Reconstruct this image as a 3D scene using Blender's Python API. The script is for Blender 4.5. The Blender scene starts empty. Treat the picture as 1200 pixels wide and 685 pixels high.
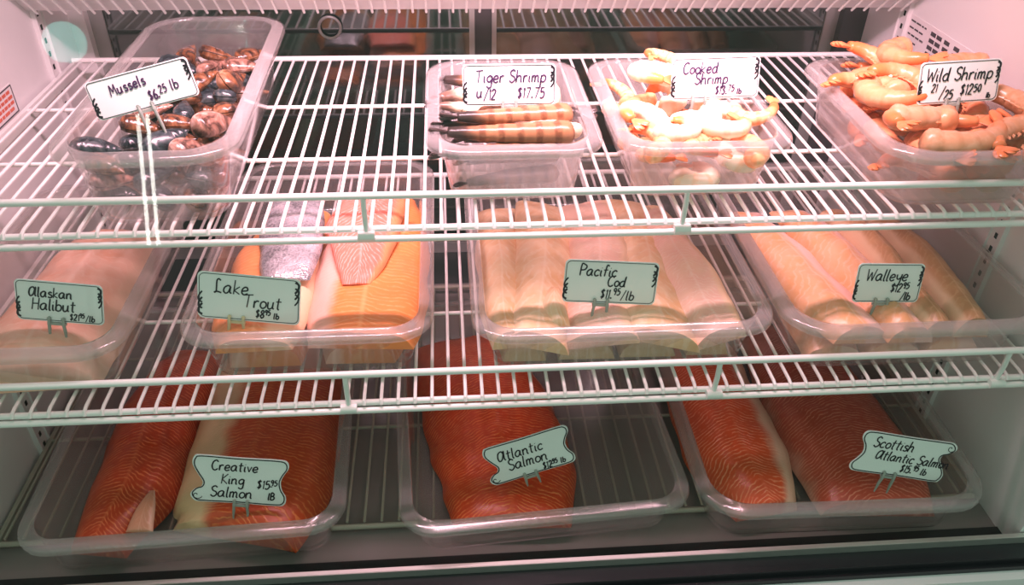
import bpy, bmesh, math, random
from math import sin, cos, pi, radians, sqrt
from mathutils import Vector, Matrix, noise

random.seed(7)
scene = bpy.context.scene
COL = scene.collection
LIFT = 1.05          # height of the top deck above the shop floor

# ------------------------------------------------------------ camera, light, exposure
cam_d = bpy.data.cameras.new('camera')
cam_d.sensor_width = 36.0
cam_d.lens = 36.0 * 944.98 / 1200.0
cam_d.clip_start = 0.02
cam = bpy.data.objects.new('camera', cam_d)
COL.objects.link(cam)
RX = ((0.99685, -0.029555, 0.073594), (-0.076979, -0.58376, 0.808268), (0.019073, -0.811388, -0.584197))
cm = Matrix(((RX[0][0], -RX[0][1], -RX[0][2], 0.0),
             (RX[1][0], -RX[1][1], -RX[1][2], 0.0),
             (RX[2][0], -RX[2][1], -RX[2][2], 0.6),
             (0, 0, 0, 1)))
cam.matrix_world = cm
scene.camera = cam

scene.view_settings.view_transform = 'Standard'
scene.view_settings.look = 'None'
scene.view_settings.gamma = 1.0
scene.view_settings.use_curve_mapping = False
scene.view_settings.exposure = 0.0
scene.cycles.transparent_max_bounces = 48
scene.cycles.max_bounces = 10

world = bpy.data.worlds.new('shop_light')
scene.world = world
world.use_nodes = True
wb = world.node_tree.nodes['Background']
wb.inputs['Color'].default_value = (0.74, 1.0, 0.84, 1)
wb.inputs['Strength'].default_value = 0.56

def area_lamp(name, loc, size, size_y, power, color, target, spread=180):
    l = bpy.data.lights.new(name, 'AREA')
    l.shape = 'RECTANGLE'
    l.size = size
    l.size_y = size_y
    l.energy = power
    l.color = color
    o = bpy.data.objects.new(name, l)
    COL.objects.link(o)
    o.location = loc
    d = Vector(target) - Vector(loc)
    o.rotation_euler = d.to_track_quat('-Z', 'Y').to_euler()
    l.spread = radians(spread)
    return o

area_lamp('case_lamp', (0.10, 1.09, 0.54), 1.2, 0.05, 16.5, (1.0, 0.57, 0.69), (0.10, 1.36, 0.0), 112)

# ------------------------------------------------------------ helpers
def tag(o, label=None, cat=None, group=None, kind=None):
    if label: o['label'] = label
    if cat: o['category'] = cat
    if group: o['group'] = group
    if kind: o['kind'] = kind
    return o

def empty(name, loc=(0, 0, 0), rot=(0, 0, 0), label=None, cat=None, group=None, kind=None):
    o = bpy.data.objects.new(name, None)
    o.empty_display_size = 0.02
    COL.objects.link(o)
    o.location = loc
    o.rotation_euler = rot
    return tag(o, label, cat, group, kind)

class MB:
    """collects vertices and faces of one mesh"""
    def __init__(s):
        s.v = []; s.f = []; s.m = []; s.uv = {}; s.cur = 0
    def add(s, vs, fs):
        b = len(s.v)
        s.v += [tuple(p) for p in vs]
        for f in fs:
            s.f.append([b + i for i in f]); s.m.append(s.cur)
        return b
    def box(s, lo, hi):
        x0, y0, z0 = lo; x1, y1, z1 = hi
        s.add([(x0,y0,z0),(x1,y0,z0),(x1,y1,z0),(x0,y1,z0),(x0,y0,z1),(x1,y0,z1),(x1,y1,z1),(x0,y1,z1)],
              [(3,2,1,0),(4,5,6,7),(0,1,5,4),(1,2,6,5),(2,3,7,6),(3,0,4,7)])
    def prism(s, a, b, ra, rb=None, n=10):
        s.tube([a, b], [ra, rb if rb is not None else ra], n)
    def tube(s, pts, r, n=8, closed=False, flat=None):
        pts = [Vector(p) for p in pts]
        k = len(pts)
        rs = r if isinstance(r, (list, tuple)) else [r] * k
        rings = []
        prev = None
        for i in range(k):
            if closed:
                t = pts[(i + 1) % k] - pts[i - 1]
            else:
                t = pts[min(i + 1, k - 1)] - pts[max(i - 1, 0)]
            t.normalize()
            if prev is None:
                up = Vector((0, 0, 1)) if abs(t.z) < 0.9 else Vector((0, 1, 0))
                a = t.cross(up).normalized()
            else:
                a = (prev - t * prev.dot(t)).normalized()
            prev = a
            b = a.cross(t).normalized()
            rings.append([pts[i] + (a * cos(2*pi*j/n) + b * sin(2*pi*j/n) * (flat or 1)) * rs[i] for j in range(n)])
        s.loft(rings, closed)
    def loft(s, rings, closed=False, caps=True):
        n = len(rings[0]); k = len(rings)
        vs = [p for r in rings for p in r]
        fs = []
        for i in range(k if closed else k - 1):
            i2 = (i + 1) % k
            for j in range(n):
                j2 = (j + 1) % n
                fs.append((i*n + j, i*n + j2, i2*n + j2, i2*n + j))
        if not closed and caps:
            fs.append(tuple(reversed(range(n))))
            fs.append(tuple((k-1)*n + j for j in range(n)))
        s.add(vs, fs)
    def build(s, name, mats, parent=None, smooth=True, loc=None, angle=40):
        me = bpy.data.meshes.new(name)
        me.from_pydata(s.v, [], s.f)
        bm = bmesh.new(); bm.from_mesh(me)
        bmesh.ops.recalc_face_normals(bm, faces=bm.faces)
        bm.to_mesh(me); bm.free()
        if not isinstance(mats, (list, tuple)): mats = [mats]
        for m in mats: me.materials.append(m)
        me.polygons.foreach_set('material_index', s.m)
        if smooth:
            me.polygons.foreach_set('use_smooth', [True] * len(me.polygons))
            try: me.set_sharp_from_angle(angle=radians(angle))
            except Exception: pass
        o = bpy.data.objects.new(name, me)
        COL.objects.link(o)
        if parent: o.parent = parent
        if loc: o.location = loc
        return o

def catmull(pts, per=8, closed=False):
    pts = [Vector(p) for p in pts]
    n = len(pts); out = []
    if n < 3 and not closed: return pts
    for i in range(n if closed else n - 1):
        if closed:
            p0, p1, p2, p3 = pts[i-1], pts[i], pts[(i+1) % n], pts[(i+2) % n]
        else:
            p0 = pts[max(i-1, 0)]; p1 = pts[i]; p2 = pts[i+1]; p3 = pts[min(i+2, n-1)]
        for k in range(per):
            t = k / per
            out.append(0.5 * ((2*p1) + (p2-p0)*t + (2*p0 - 5*p1 + 4*p2 - p3)*t*t + (-p0 + 3*p1 - 3*p2 + p3)*t**3))
    if not closed: out.append(pts[-1])
    return out

def dup(root, loc, rot=None, scale=None, label=None, group=None):
    r = root.copy(); COL.objects.link(r)
    r.location = loc
    if rot is not None: r.rotation_euler = rot
    if scale is not None: r.scale = scale
    if label: r['label'] = label
    if group: r['group'] = group
    for ch in list(root.children):
        c = ch.copy(); COL.objects.link(c); c.parent = r
        for g in list(ch.children):
            d = g.copy(); COL.objects.link(d); d.parent = c
    return r

# ------------------------------------------------------------ materials
def new_mat(name):
    m = bpy.data.materials.new(name)
    m.use_nodes = True
    m.node_tree.nodes.clear()
    return m

class NT:
    def __init__(s, m):
        s.t = m.node_tree; s.n = s.t.nodes; s.l = s.t.links
        s.out = s.n.new('ShaderNodeOutputMaterial')
    def node(s, typ, **kw):
        nd = s.n.new(typ)
        for k, v in kw.items(): setattr(nd, k, v)
        return nd
    def put(s, sock, val):
        if hasattr(val, 'links') or hasattr(val, 'is_output'): s.l.new(val, sock)
        else: sock.default_value = val
    def math(s, op, a, b=0.0, c=None, clamp=False):
        nd = s.n.new('ShaderNodeMath'); nd.operation = op; nd.use_clamp = clamp
        s.put(nd.inputs[0], a); s.put(nd.inputs[1], b)
        if c is not None: s.put(nd.inputs[2], c)
        return nd.outputs[0]
    def mix(s, f, a, b):
        nd = s.n.new('ShaderNodeMix'); nd.data_type = 'RGBA'
        s.put(nd.inputs[0], f)
        s.put(nd.inputs[6], a if not isinstance(a, tuple) else (*a[:3], 1))
        s.put(nd.inputs[7], b if not isinstance(b, tuple) else (*b[:3], 1))
        return nd.outputs[2]
    def noise(s, vec, scale, detail=3.0, rough=0.55, dist=0.0):
        nd = s.n.new('ShaderNodeTexNoise')
        if vec is not None: s.l.new(vec, nd.inputs['Vector'])
        nd.inputs['Scale'].default_value = scale
        nd.inputs['Detail'].default_value = detail
        nd.inputs['Roughness'].default_value = rough
        nd.inputs['Distortion'].default_value = dist
        return nd.outputs['Fac']
    def ramp(s, f, stops):
        nd = s.n.new('ShaderNodeValToRGB')
        cr = nd.color_ramp
        while len(cr.elements) < len(stops): cr.elements.new(0.5)
        for e, (p, c) in zip(cr.elements, stops):
            e.position = p; e.color = (*c[:3], 1) if isinstance(c, tuple) else (c, c, c, 1)
        s.l.new(f, nd.inputs[0])
        return nd.outputs[0]
    def step(s, x, a, b):
        nd = s.n.new('ShaderNodeMapRange'); nd.interpolation_type = 'SMOOTHSTEP'; nd.clamp = True
        s.put(nd.inputs[0], x); nd.inputs[1].default_value = a; nd.inputs[2].default_value = b
        return nd.outputs[0]
    def principled(s, color, rough=0.5, spec=0.5, metal=0.0, bump=None, bumpd=0.001, bumps=0.3, sub=0.0):
        p = s.n.new('ShaderNodeBsdfPrincipled')
        s.put(p.inputs['Base Color'], (*color[:3], 1) if isinstance(color, tuple) else color)
        s.put(p.inputs['Roughness'], rough)
        p.inputs['Specular IOR Level'].default_value = spec
        p.inputs['Metallic'].default_value = metal
        if sub:
            p.inputs['Subsurface Weight'].default_value = sub
            p.inputs['Subsurface Radius'].default_value = (0.012, 0.006, 0.004)
            p.inputs['Subsurface Scale'].default_value = 0.6
        if bump is not None:
            b = s.n.new('ShaderNodeBump'); b.inputs['Strength'].default_value = bumps
            b.inputs['Distance'].default_value = bumpd
            s.l.new(bump, b.inputs['Height']); s.l.new(b.outputs[0], p.inputs['Normal'])
        return p
    def finish(s, sh): s.l.new(sh.outputs[0] if hasattr(sh, 'outputs') else sh, s.out.inputs['Surface'])

def plain(name, color, rough=0.5, spec=0.5, metal=0.0, var=0.06, vscale=30.0):
    m = new_mat(name); t = NT(m)
    tc = t.node('ShaderNodeTexCoord').outputs['Object']
    n = t.noise(tc, vscale, 3)
    dark = tuple(c * (1 - var) for c in color); lite = tuple(min(1, c * (1 + var)) for c in color)
    col = t.mix(n, dark, lite)
    t.finish(t.principled(col, rough, spec, metal))
    return m

def film(name, tint, milk, gloss, rough=0.08, haze=0.25):
    """thin clear plastic or glass: mostly see-through, a little milky, glossy by angle"""
    m = new_mat(name); t = NT(m)
    tr = t.node('ShaderNodeBsdfTransparent'); tr.inputs[0].default_value = (*tint, 1)
    out = tr
    if milk > 0:
        df = t.node('ShaderNodeBsdfDiffuse'); df.inputs[0].default_value = (0.86, 0.84, 0.84, 1)
        tl = t.node('ShaderNodeBsdfTranslucent'); tl.inputs[0].default_value = (0.86, 0.84, 0.84, 1)
        mx0 = t.node('ShaderNodeMixShader'); mx0.inputs[0].default_value = 0.5
        t.l.new(df.outputs[0], mx0.inputs[1]); t.l.new(tl.outputs[0], mx0.inputs[2])
        tc = t.node('ShaderNodeTexCoord').outputs['Object']
        nz = t.noise(tc, 14.0, 4, 0.6)
        f = t.math('MULTIPLY', milk, t.math('ADD', 1.0 - haze / 2, t.math('MULTIPLY', nz, haze)))
        mx = t.node('ShaderNodeMixShader'); t.l.new(f, mx.inputs[0])
        t.l.new(tr.outputs[0], mx.inputs[1]); t.l.new(mx0.outputs[0], mx.inputs[2])
        out = mx
    gl = t.node('ShaderNodeBsdfGlossy'); gl.inputs['Roughness'].default_value = rough
    gl.inputs['Color'].default_value = (1, 1, 1, 1)
    lw = t.node('ShaderNodeLayerWeight'); lw.inputs[0].default_value = 0.5
    f5 = t.math('POWER', lw.outputs['Facing'], 5.0)
    f = t.math('MULTIPLY', t.math('ADD', 0.04, t.math('MULTIPLY', f5, 0.9)), gloss, clamp=True)
    m2 = t.node('ShaderNodeMixShader'); t.l.new(f, m2.inputs[0])
    t.l.new(out.outputs[0], m2.inputs[1]); t.l.new(gl.outputs[0], m2.inputs[2])
    t.finish(m2)
    return m

M = {}
M['wire'] = plain('white_coated_wire', (0.86, 0.86, 0.84), 0.32, 0.5, var=0.03)
M['shaded_wire'] = plain('shaded_beige_coated_wire', (0.40, 0.38, 0.31), 0.4, 0.4, var=0.12)  # bottom rack's dim light put into the colour: coated wire darkened to beige
M['liner'] = plain('white_painted_liner', (0.80, 0.78, 0.78), 0.35, 0.5, var=0.04, vscale=4)
M['well'] = plain('grey_case_floor', (0.22, 0.20, 0.19), 0.3, 0.5, var=0.12, vscale=9)
M['black'] = plain('black_rubber', (0.012, 0.013, 0.016), 0.35, 0.4)
M['dark'] = plain('dark_sill', (0.02, 0.022, 0.024), 0.4, 0.4)
M['alu'] = plain('brushed_aluminium', (0.62, 0.62, 0.58), 0.38, 0.5, 0.85, vscale=60)
M['grey_frame'] = plain('grey_door_frame', (0.40, 0.40, 0.39), 0.35, 0.5, 0.4)
M['dark_frame'] = plain('dark_door_frame', (0.05, 0.045, 0.05), 0.4, 0.5)
M['slot'] = plain('slot_hole', (0.015, 0.013, 0.014), 0.7, 0.2)
M['pan'] = film('clear_food_pan_plastic', (0.94, 0.93, 0.92), 0.085, 0.9, 0.10)
M['pan_frosted'] = film('frosted_food_pan_plastic', (0.93, 0.92, 0.91), 0.24, 0.9, 0.12)
M['pan_rim'] = film('clear_food_pan_rim', (0.93, 0.92, 0.91), 0.19, 1.4, 0.12)
M['glass'] = film('front_display_glass', (0.97, 0.99, 0.97), 0.0, 0.8, 0.02)
M['card'] = plain('white_sign_card', (0.84, 0.86, 0.85), 0.4, 0.4, var=0.02)
M['ink'] = plain('black_ink', (0.012, 0.010, 0.016), 0.5, 0.3)
M['ink_violet'] = plain('violet_black_ink', (0.055, 0.018, 0.075), 0.5, 0.3)
M['clip'] = plain('grey_green_sign_clip', (0.33, 0.37, 0.33), 0.4, 0.5)
M['clip_ivory'] = plain('ivory_sign_clip', (0.62, 0.56, 0.34), 0.4, 0.5)

def door_glass(name):
    m = new_mat(name); t = NT(m)
    a = t.principled((0.010, 0.013, 0.013), 0.06, 0.5)
    g = t.node('ShaderNodeBsdfGlossy'); g.inputs['Roughness'].default_value = 0.05
    g.inputs['Color'].default_value = (0.82, 0.95, 0.90, 1)
    mx = t.node('ShaderNodeMixShader'); mx.inputs[0].default_value = 0.11
    t.l.new(a.outputs[0], mx.inputs[1]); t.l.new(g.outputs[0], mx.inputs[2])
    t.finish(mx); return m
M['door_glass'] = door_glass('dark_reflective_glass')

def flesh(name, base, line, belly, freq=260.0, chev=0.35, belly_at=0.72, edge=1, contrast=0.75,
          blotch=0.4, blotch_col=None, rough=0.3, wobble=0.5, centre=0.5):
    """fish flesh: UV.x = metres along the fish, UV.y = -1..1 across; wavy muscle bands bent at the middle line"""
    m = new_mat(name); t = NT(m)
    uv = t.node('ShaderNodeUVMap').outputs[0]
    sx = t.node('ShaderNodeSeparateXYZ'); t.l.new(uv, sx.inputs[0])
    u, v = sx.outputs[0], sx.outputs[1]
    tc = t.node('ShaderNodeTexCoord').outputs['Object']
    n1 = t.noise(tc, 22.0, 3)
    n2 = t.noise(tc, 70.0, 3)
    av = t.math('ABSOLUTE', v)
    wv = t.math('MULTIPLY', t.math('SINE', t.math('MULTIPLY', v, 5.0)), 0.004)
    s_ = t.math('ADD', u, t.math('MULTIPLY', av, chev * 0.08))
    s_ = t.math('ADD', s_, wv)
    s_ = t.math('ADD', s_, t.math('MULTIPLY', n1, wobble * 0.05))
    band = t.math('SINE', t.math('MULTIPLY', s_, freq * 2.8))
    band = t.step(band, 0.2, 0.95)
    fade = t.step(n2, 0.30, 0.62)
    band = t.math('MULTIPLY', t.math('MULTIPLY', band, fade), contrast)
    c = t.mix(t.math('MULTIPLY', t.step(n1, 0.35, 0.7), blotch), base, blotch_col or tuple(x * 0.7 for x in base))
    c = t.mix(band, c, line)
    mid = t.math('SUBTRACT', 1.0, t.step(av, 0.0, 0.07))
    c = t.mix(t.math('MULTIPLY', mid, centre), c, line)
    ve = t.math('MULTIPLY', v, float(edge))
    ve = t.math('ADD', ve, t.math('MULTIPLY', t.math('SUBTRACT', n1, 0.5), 0.25))
    c = t.mix(t.step(ve, belly_at - 0.16, belly_at + 0.10), c, belly)
    t.finish(t.principled(c, rough, 0.5, bump=band, bumpd=0.0012, bumps=0.35))
    return m

F_KING = flesh('king_salmon_flesh', (0.62, 0.075, 0.012), (0.80, 0.22, 0.06), (0.78, 0.53, 0.30), 300, 0.5, 0.42, -1, 0.95, centre=0.2)
F_KING2 = flesh('king_salmon_loin_flesh', (0.54, 0.055, 0.012), (0.78, 0.20, 0.07), (0.78, 0.40, 0.28), 300, 0.5, 1.3, -1, 0.95, centre=0.3)
F_ATL = flesh('atlantic_salmon_flesh', (0.66, 0.06, 0.010), (0.84, 0.22, 0.06), (0.8, 0.4, 0.2), 330, 0.6, 1.4, 1, 0.95, centre=0.15)
F_SCO = flesh('scottish_salmon_flesh', (0.70, 0.09, 0.022), (0.86, 0.30, 0.15), (0.80, 0.50, 0.36), 300, 0.5, 0.56, 1, 0.95, centre=0.1)
F_SCO2 = flesh('scottish_salmon_red_flesh', (0.55, 0.085, 0.04), (0.76, 0.26, 0.16), (0.80, 0.50, 0.38), 320, 0.5, 1.02, -1, 0.95, centre=0.1)
F_TROUT = flesh('lake_trout_flesh', (0.88, 0.27, 0.065), (0.96, 0.46, 0.20), (0.92, 0.52, 0.42), 230, 0.25, 0.55, -1, 0.55, 0.15)
F_TROUT2 = flesh('lake_trout_pale_flesh', (0.86, 0.33, 0.12), (0.94, 0.50, 0.26), (0.92, 0.62, 0.40), 200, 0.2, 0.35, 1, 0.4, 0.3)
F_TROUT3 = flesh('lake_trout_pink_flesh', (0.84, 0.22, 0.15), (0.95, 0.52, 0.46), (0.90, 0.33, 0.14), 170, 1.1, 0.80, 1, 0.9, 0.2, wobble=1.0)
F_COD = flesh('cod_flesh', (0.86, 0.62, 0.40), (0.90, 0.72, 0.55), (0.88, 0.62, 0.46), 90, 0.8, 1.3, 1, 0.5, 0.9, (0.78, 0.46, 0.22), wobble=1.5)
F_COD2 = flesh('cod_pink_skin_side', (0.86, 0.60, 0.46), (0.92, 0.72, 0.62), (0.86, 0.60, 0.40), 260, 0.3, 0.6, 1, 0.6, 0.5, (0.84, 0.46, 0.38), wobble=1.3)
F_WALL = flesh('walleye_flesh', (0.84, 0.45, 0.26), (0.90, 0.62, 0.46), (0.88, 0.56, 0.48), 120, 0.6, 0.2, 1, 0.4, 0.55, (0.72, 0.33, 0.10), wobble=1.5)
F_WALL2 = flesh('walleye_brown_flesh', (0.62, 0.34, 0.17), (0.76, 0.50, 0.30), (0.80, 0.56, 0.36), 150, 0.4, 0.6, -1, 0.35, 0.6, (0.42, 0.20, 0.08), wobble=1.5)
F_HAL = flesh('halibut_flesh', (0.82, 0.50, 0.37), (0.86, 0.60, 0.48), (0.84, 0.60, 0.44), 110, 0.6, 0.8, 1, 0.4, 0.8, (0.78, 0.36, 0.22), wobble=1.6)

F_FLAP = flesh('pink_belly_flap_flesh', (0.76, 0.32, 0.20), (0.82, 0.44, 0.32), (0.80, 0.46, 0.34), 200, 0.4, 0.8, 1, 0.4)

def skin_mat():
    m = new_mat('silver_fish_skin'); t = NT(m)
    tc = t.node('ShaderNodeTexCoord').outputs['Object']
    vo = t.node('ShaderNodeTexVoronoi'); vo.inputs['Scale'].default_value = 240; t.l.new(tc, vo.inputs['Vector'])
    n = t.noise(tc, 30, 4)
    c = t.ramp(n, [(0.35, (0.05, 0.05, 0.055)), (0.55, (0.34, 0.33, 0.36)), (0.72, (0.66, 0.60, 0.63))])
    c = t.mix(t.math('MULTIPLY', vo.outputs['Distance'], 0.5), c, (0.85, 0.85, 0.88))
    t.finish(t.principled(c, 0.25, 0.6, 0.35, bump=vo.outputs['Distance'], bumpd=0.002, bumps=0.5))
    return m
M['skin'] = skin_mat()

def shell_mat(name, a, b, c):
    m = new_mat(name); t = NT(m)
    tc = t.node('ShaderNodeTexCoord').outputs['Object']
    sx = t.node('ShaderNodeSeparateXYZ'); t.l.new(tc, sx.inputs[0])
    n = t.noise(tc, 40, 4, dist=0.6)
    r = t.node('ShaderNodeVectorMath', operation='LENGTH'); t.l.new(tc, r.inputs[0])
    ring = t.math('SINE', t.math('ADD', t.math('MULTIPLY', r.outputs['Value'], 900.0), t.math('MULTIPLY', n, 5.0)))
    col = t.ramp(n, [(0.38, a), (0.52, b), (0.66, c)])
    col = t.mix(t.math('MULTIPLY', t.step(ring, 0.3, 1.0), 0.3), col, tuple(x * 0.5 for x in a))
    t.finish(t.principled(col, 0.25, 0.6, bump=ring, bumpd=0.0006, bumps=0.4))
    return m
SH_DARK = shell_mat('dark_mussel_shell', (0.010, 0.014, 0.018), (0.03, 0.045, 0.05), (0.12, 0.13, 0.12))
SH_BROWN = shell_mat('brown_mussel_shell', (0.03, 0.012, 0.008), (0.20, 0.075, 0.03), (0.42, 0.24, 0.14))
SH_PINK = shell_mat('pinkish_mussel_shell', (0.07, 0.03, 0.02), (0.36, 0.18, 0.13), (0.66, 0.46, 0.38))

def shrimp_mat(name, base, band, tail, edge, k=0.5, rough=0.3):
    """UV.x runs 0 head .. 1 tail, UV.y around the body"""
    m = new_mat(name); t = NT(m)
    uv = t.node('ShaderNodeUVMap').outputs[0]
    sx = t.node('ShaderNodeSeparateXYZ'); t.l.new(uv, sx.inputs[0])
    tc = t.node('ShaderNodeTexCoord').outputs['Object']
    n = t.noise(tc, 90, 4)
    u = sx.outputs[0]
    s_ = t.math('SINE', t.math('MULTIPLY', t.math('ADD', u, t.math('MULTIPLY', n, 0.04)), 44.0))
    c = t.mix(t.math('MULTIPLY', t.step(s_, 0.0, 0.9), k), base, band)
    c = t.mix(t.math('MULTIPLY', t.step(n, 0.45, 0.7), 0.5), c, edge)
    c = t.mix(t.step(t.math('ADD', u, t.math('MULTIPLY', n, 0.2)), 0.78, 1.02), c, tail)
    t.finish(t.principled(c, rough, 0.5, bump=n, bumpd=0.001, bumps=0.3))
    return m
S_TIGER = shrimp_mat('tiger_shrimp_shell', (0.36, 0.16, 0.075), (0.16, 0.05, 0.02), (0.03, 0.02, 0.017), (0.46, 0.22, 0.10), 0.85)
S_TIGERD = shrimp_mat('dark_tiger_shrimp_shell', (0.20, 0.085, 0.04), (0.07, 0.025, 0.014), (0.02, 0.015, 0.012), (0.28, 0.11, 0.04), 0.85)
S_TIGERP = shrimp_mat('pale_tiger_shrimp_meat', (0.80, 0.58, 0.40), (0.74, 0.46, 0.30), (0.12, 0.07, 0.05), (0.88, 0.76, 0.60), 0.4)
S_COOK = shrimp_mat('cooked_shrimp_meat', (0.90, 0.78, 0.60), (0.90, 0.56, 0.30), (0.88, 0.26, 0.07), (0.92, 0.82, 0.66), 0.5)
S_COOKO = shrimp_mat('cooked_shrimp_orange_meat', (0.88, 0.46, 0.22), (0.86, 0.24, 0.08), (0.82, 0.15, 0.04), (0.90, 0.60, 0.36), 0.6)
S_WILD = shrimp_mat('raw_wild_shrimp_shell', (0.80, 0.33, 0.16), (0.78, 0.25, 0.09), (0.76, 0.20, 0.06), (0.84, 0.44, 0.26), 0.45)
S_WILDG = shrimp_mat('raw_wild_shrimp_pale_shell', (0.66, 0.33, 0.18), (0.58, 0.25, 0.11), (0.70, 0.24, 0.09), (0.74, 0.44, 0.28), 0.4)
S_TAILO = plain('orange_tail_shell', (0.82, 0.24, 0.09), 0.3, 0.5, var=0.2, vscale=120)
S_TAILD = plain('dark_tail_shell', (0.035, 0.022, 0.02), 0.3, 0.5, var=0.2, vscale=120)

# ------------------------------------------------------------ the case itself
XL, XR = -0.78, 0.945
YB = 1.79
def struct(name, mb, m, parent=None, smooth=False, label=None):
    o = mb.build(name, m, parent, smooth)
    if parent is None: o['kind'] = 'structure'
    if label: o['label'] = label
    return o

b = MB(); b.box((XL - 0.03, 0.80, -0.60), (XL, YB + 0.06, 0.75))
wl = struct('wall_left', b, M['liner'], label='white inner side wall of the case on the left')
b = MB(); b.box((XR, 0.80, -0.60), (XR + 0.03, YB + 0.06, 0.75))
wr = struct('wall_right', b, M['liner'], label='white inner side wall of the case on the right')
b = MB(); b.box((XL, 0.80, -0.60), (XR, 1.64, -0.552))
struct('floor', b, M['well'], label='grey floor of the case under the bottom rack')
b = MB(); b.box((XL, 1.64, -0.60), (XR, YB + 0.05, -0.552))
struct('trim_1', b, M['dark'], label='dark sill at the foot of the rear doors')
b = MB(); b.box((XL, 1.09, 0.62), (XR, YB + 0.06, 0.66))
struct('ceiling', b, M['liner'], label='white top of the case')
b = MB(); b.box((XL - 0.03, YB + 0.05, -0.60), (XR + 0.03, YB + 0.06, 0.66))
struct('wall_back', b, M['dark'], label='dark back behind the rear doors')

# rear sliding doors: dark glass in frames
def rear_door(name, x0, x1, yoff, label, fl, fr):
    root = empty(name, ((x0 + x1) / 2, YB + yoff, -0.552), label=label, kind='structure')
    hw = (x1 - x0) / 2
    b = MB(); b.box((-hw + fl, -0.004, 0.03), (hw - fr, 0.004, 1.15))
    b.build('glass_pane', M['door_glass'], root, False)
    b = MB()
    b.box((-hw, -0.008, 0), (-hw + fl, 0.012, 1.17)); b.box((hw - fr, -0.008, 0), (hw, 0.012, 1.17))
    b.box((-hw + fl, -0.008, 0), (hw - fr, 0.012, 0.03)); b.box((-hw + fl, -0.008, 1.14), (hw - fr, 0.012, 1.17))
    b.build('door_frame', M['grey_frame'], root, False)
    return root
d1 = rear_door('door_1', -0.748, 0.066, 0.0, 'rear sliding door of dark reflective glass on the left', 0.03, 0.012)
d2 = rear_door('door_2', 0.104, 0.89, 0.0, 'rear sliding door of dark reflective glass on the right', 0.010, 0.03)
b = MB()
b.tube([(0.158 + 0.023 * cos(2*pi*i/32), -0.012, 0.589 + 0.023 * sin(2*pi*i/32)) for i in range(32)], 0.0032, 8, True)
ring = b.build('finger_pull', M['grey_frame'], d1)
ring.location = (-0.065, 0, 0)
b = MB(); b.prism((0, -0.012, 0), (0, -0.026, 0), 0.012, 0.010, 20); b.prism((0, -0.026, 0), (0, -0.030, 0), 0.006, 0.005, 16)
b.build('door_knob', M['grey_frame'], d2, loc=(0.389, 0, 0.637))
b = MB(); b.box((0.066, YB - 0.004, -0.552), (0.104, YB + 0.05, 0.62))
struct('trim_2', b, M['dark_frame'], label='dark upright between the two rear doors')
b = MB(); b.box((XL, YB - 0.03, -0.552), (-0.748, YB + 0.05, 0.62))
struct('trim_3', b, M['liner'], label='white jamb at the left end of the rear doors')
b = MB(); b.box((0.89, YB - 0.03, -0.552), (XR, YB + 0.05, 0.62))
struct('trim_4', b, M['dark_frame'], label='dark jamb at the right end of the rear doors')

# slotted shelf standards let into the side walls
def standard(name, x, y, side, label):
    root = empty(name, (x, y, -0.552), label=label, kind='structure')
    b = MB(); b.box((0, -0.018, 0), (side * 0.005, 0.018, 1.15))
    b.box((side * 0.005, -0.018, 0), (side * 0.009, -0.014, 1.15)); b.box((side * 0.005, 0.014, 0), (side * 0.009, 0.018, 1.15))
    b.build('channel', M['liner'], root, False)
    b = MB()
    for i in range(44):
        z = 0.012 + i * 0.026
        b.box((side * 0.0045, -0.0035, z), (side * 0.0056, 0.0035, z + 0.010))
    b.build('slots', M['slot'], root, False)
standard('trim_5', XL, 1.625, 1, 'slotted white shelf standard at the back of the left wall')
standard('trim_6', XL, 1.13, 1, 'slotted white shelf standard at the front of the left wall')
standard('trim_7', XR, 1.605, -1, 'slotted white shelf standard at the back of the right wall')
standard('trim_8', XR, 1.12, -1, 'slotted white shelf standard at the front of the right wall')

# slanted white panel high at the back
b = MB()
P0, P1 = Vector((0, 1.60, 0.128)), Vector((0, 1.36, 0.345))
dn = Vector((0, 0.67, 0.74)) * 0.012
b.add([(XL, P0.y, P0.z), (XR, P0.y, P0.z), (XR, P1.y, P1.z), (XL, P1.y, P1.z),
       (XL, P0.y + dn.y, P0.z + dn.z), (XR, P0.y + dn.y, P0.z + dn.z), (XR, P1.y + dn.y, P1.z + dn.z), (XL, P1.y + dn.y, P1.z + dn.z)],
      [(0,1,2,3),(7,6,5,4),(0,4,5,1),(1,5,6,2),(2,6,7,3),(3,7,4,0)])
struct('trim_9', b, M['liner'], label='slanted white air panel above the rear doors')

# front sill, bumper and lower panel
b = MB(); b.box((XL - 0.03, 0.788, -0.560), (XR + 0.03, 0.7965, -0.507))
struct('trim_10', b, M['alu'], label='aluminium strip along the bottom of the front glass')
b = MB(); b.box((XL - 0.06, 0.752, -0.72), (XR + 0.06, 0.788, -0.535)); b.box((XL - 0.06, 0.760, -0.535), (XR + 0.06, 0.788, -0.522))
struct('trim_11', b, M['black'], label='black bumper rail below the front glass')
b = MB(); b.box((XL - 0.06, 0.735, -0.575), (XR + 0.06, 0.752, -0.545))
struct('trim_12', b, M['liner'], label='white strip along the front of the case under the bumper')
b = MB(); b.box((XL - 0.06, 0.742, -1.05), (XR + 0.06, 0.752, -0.575))
struct('wall_front', b, M['black'], label='black lower front of the case')

b = MB(); b.box((XL, 0.800, -0.552), (XR, 0.8425, -0.5485))
struct('trim_13', b, M['black'], label='black gasket behind the aluminium strip')
# leaning front glass
G0, G1 = (0.790, -0.507), (1.062, 0.62)
b = MB()
gt = 0.002
b.add([(XL - 0.03, G0[0], G0[1]), (XR + 0.03, G0[0], G0[1]), (XR + 0.03, G1[0], G1[1]), (XL - 0.03, G1[0], G1[1])], [(0, 1, 2, 3)])
struct('window_1', b, M['glass'], label='clear leaning front glass of the case')

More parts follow.
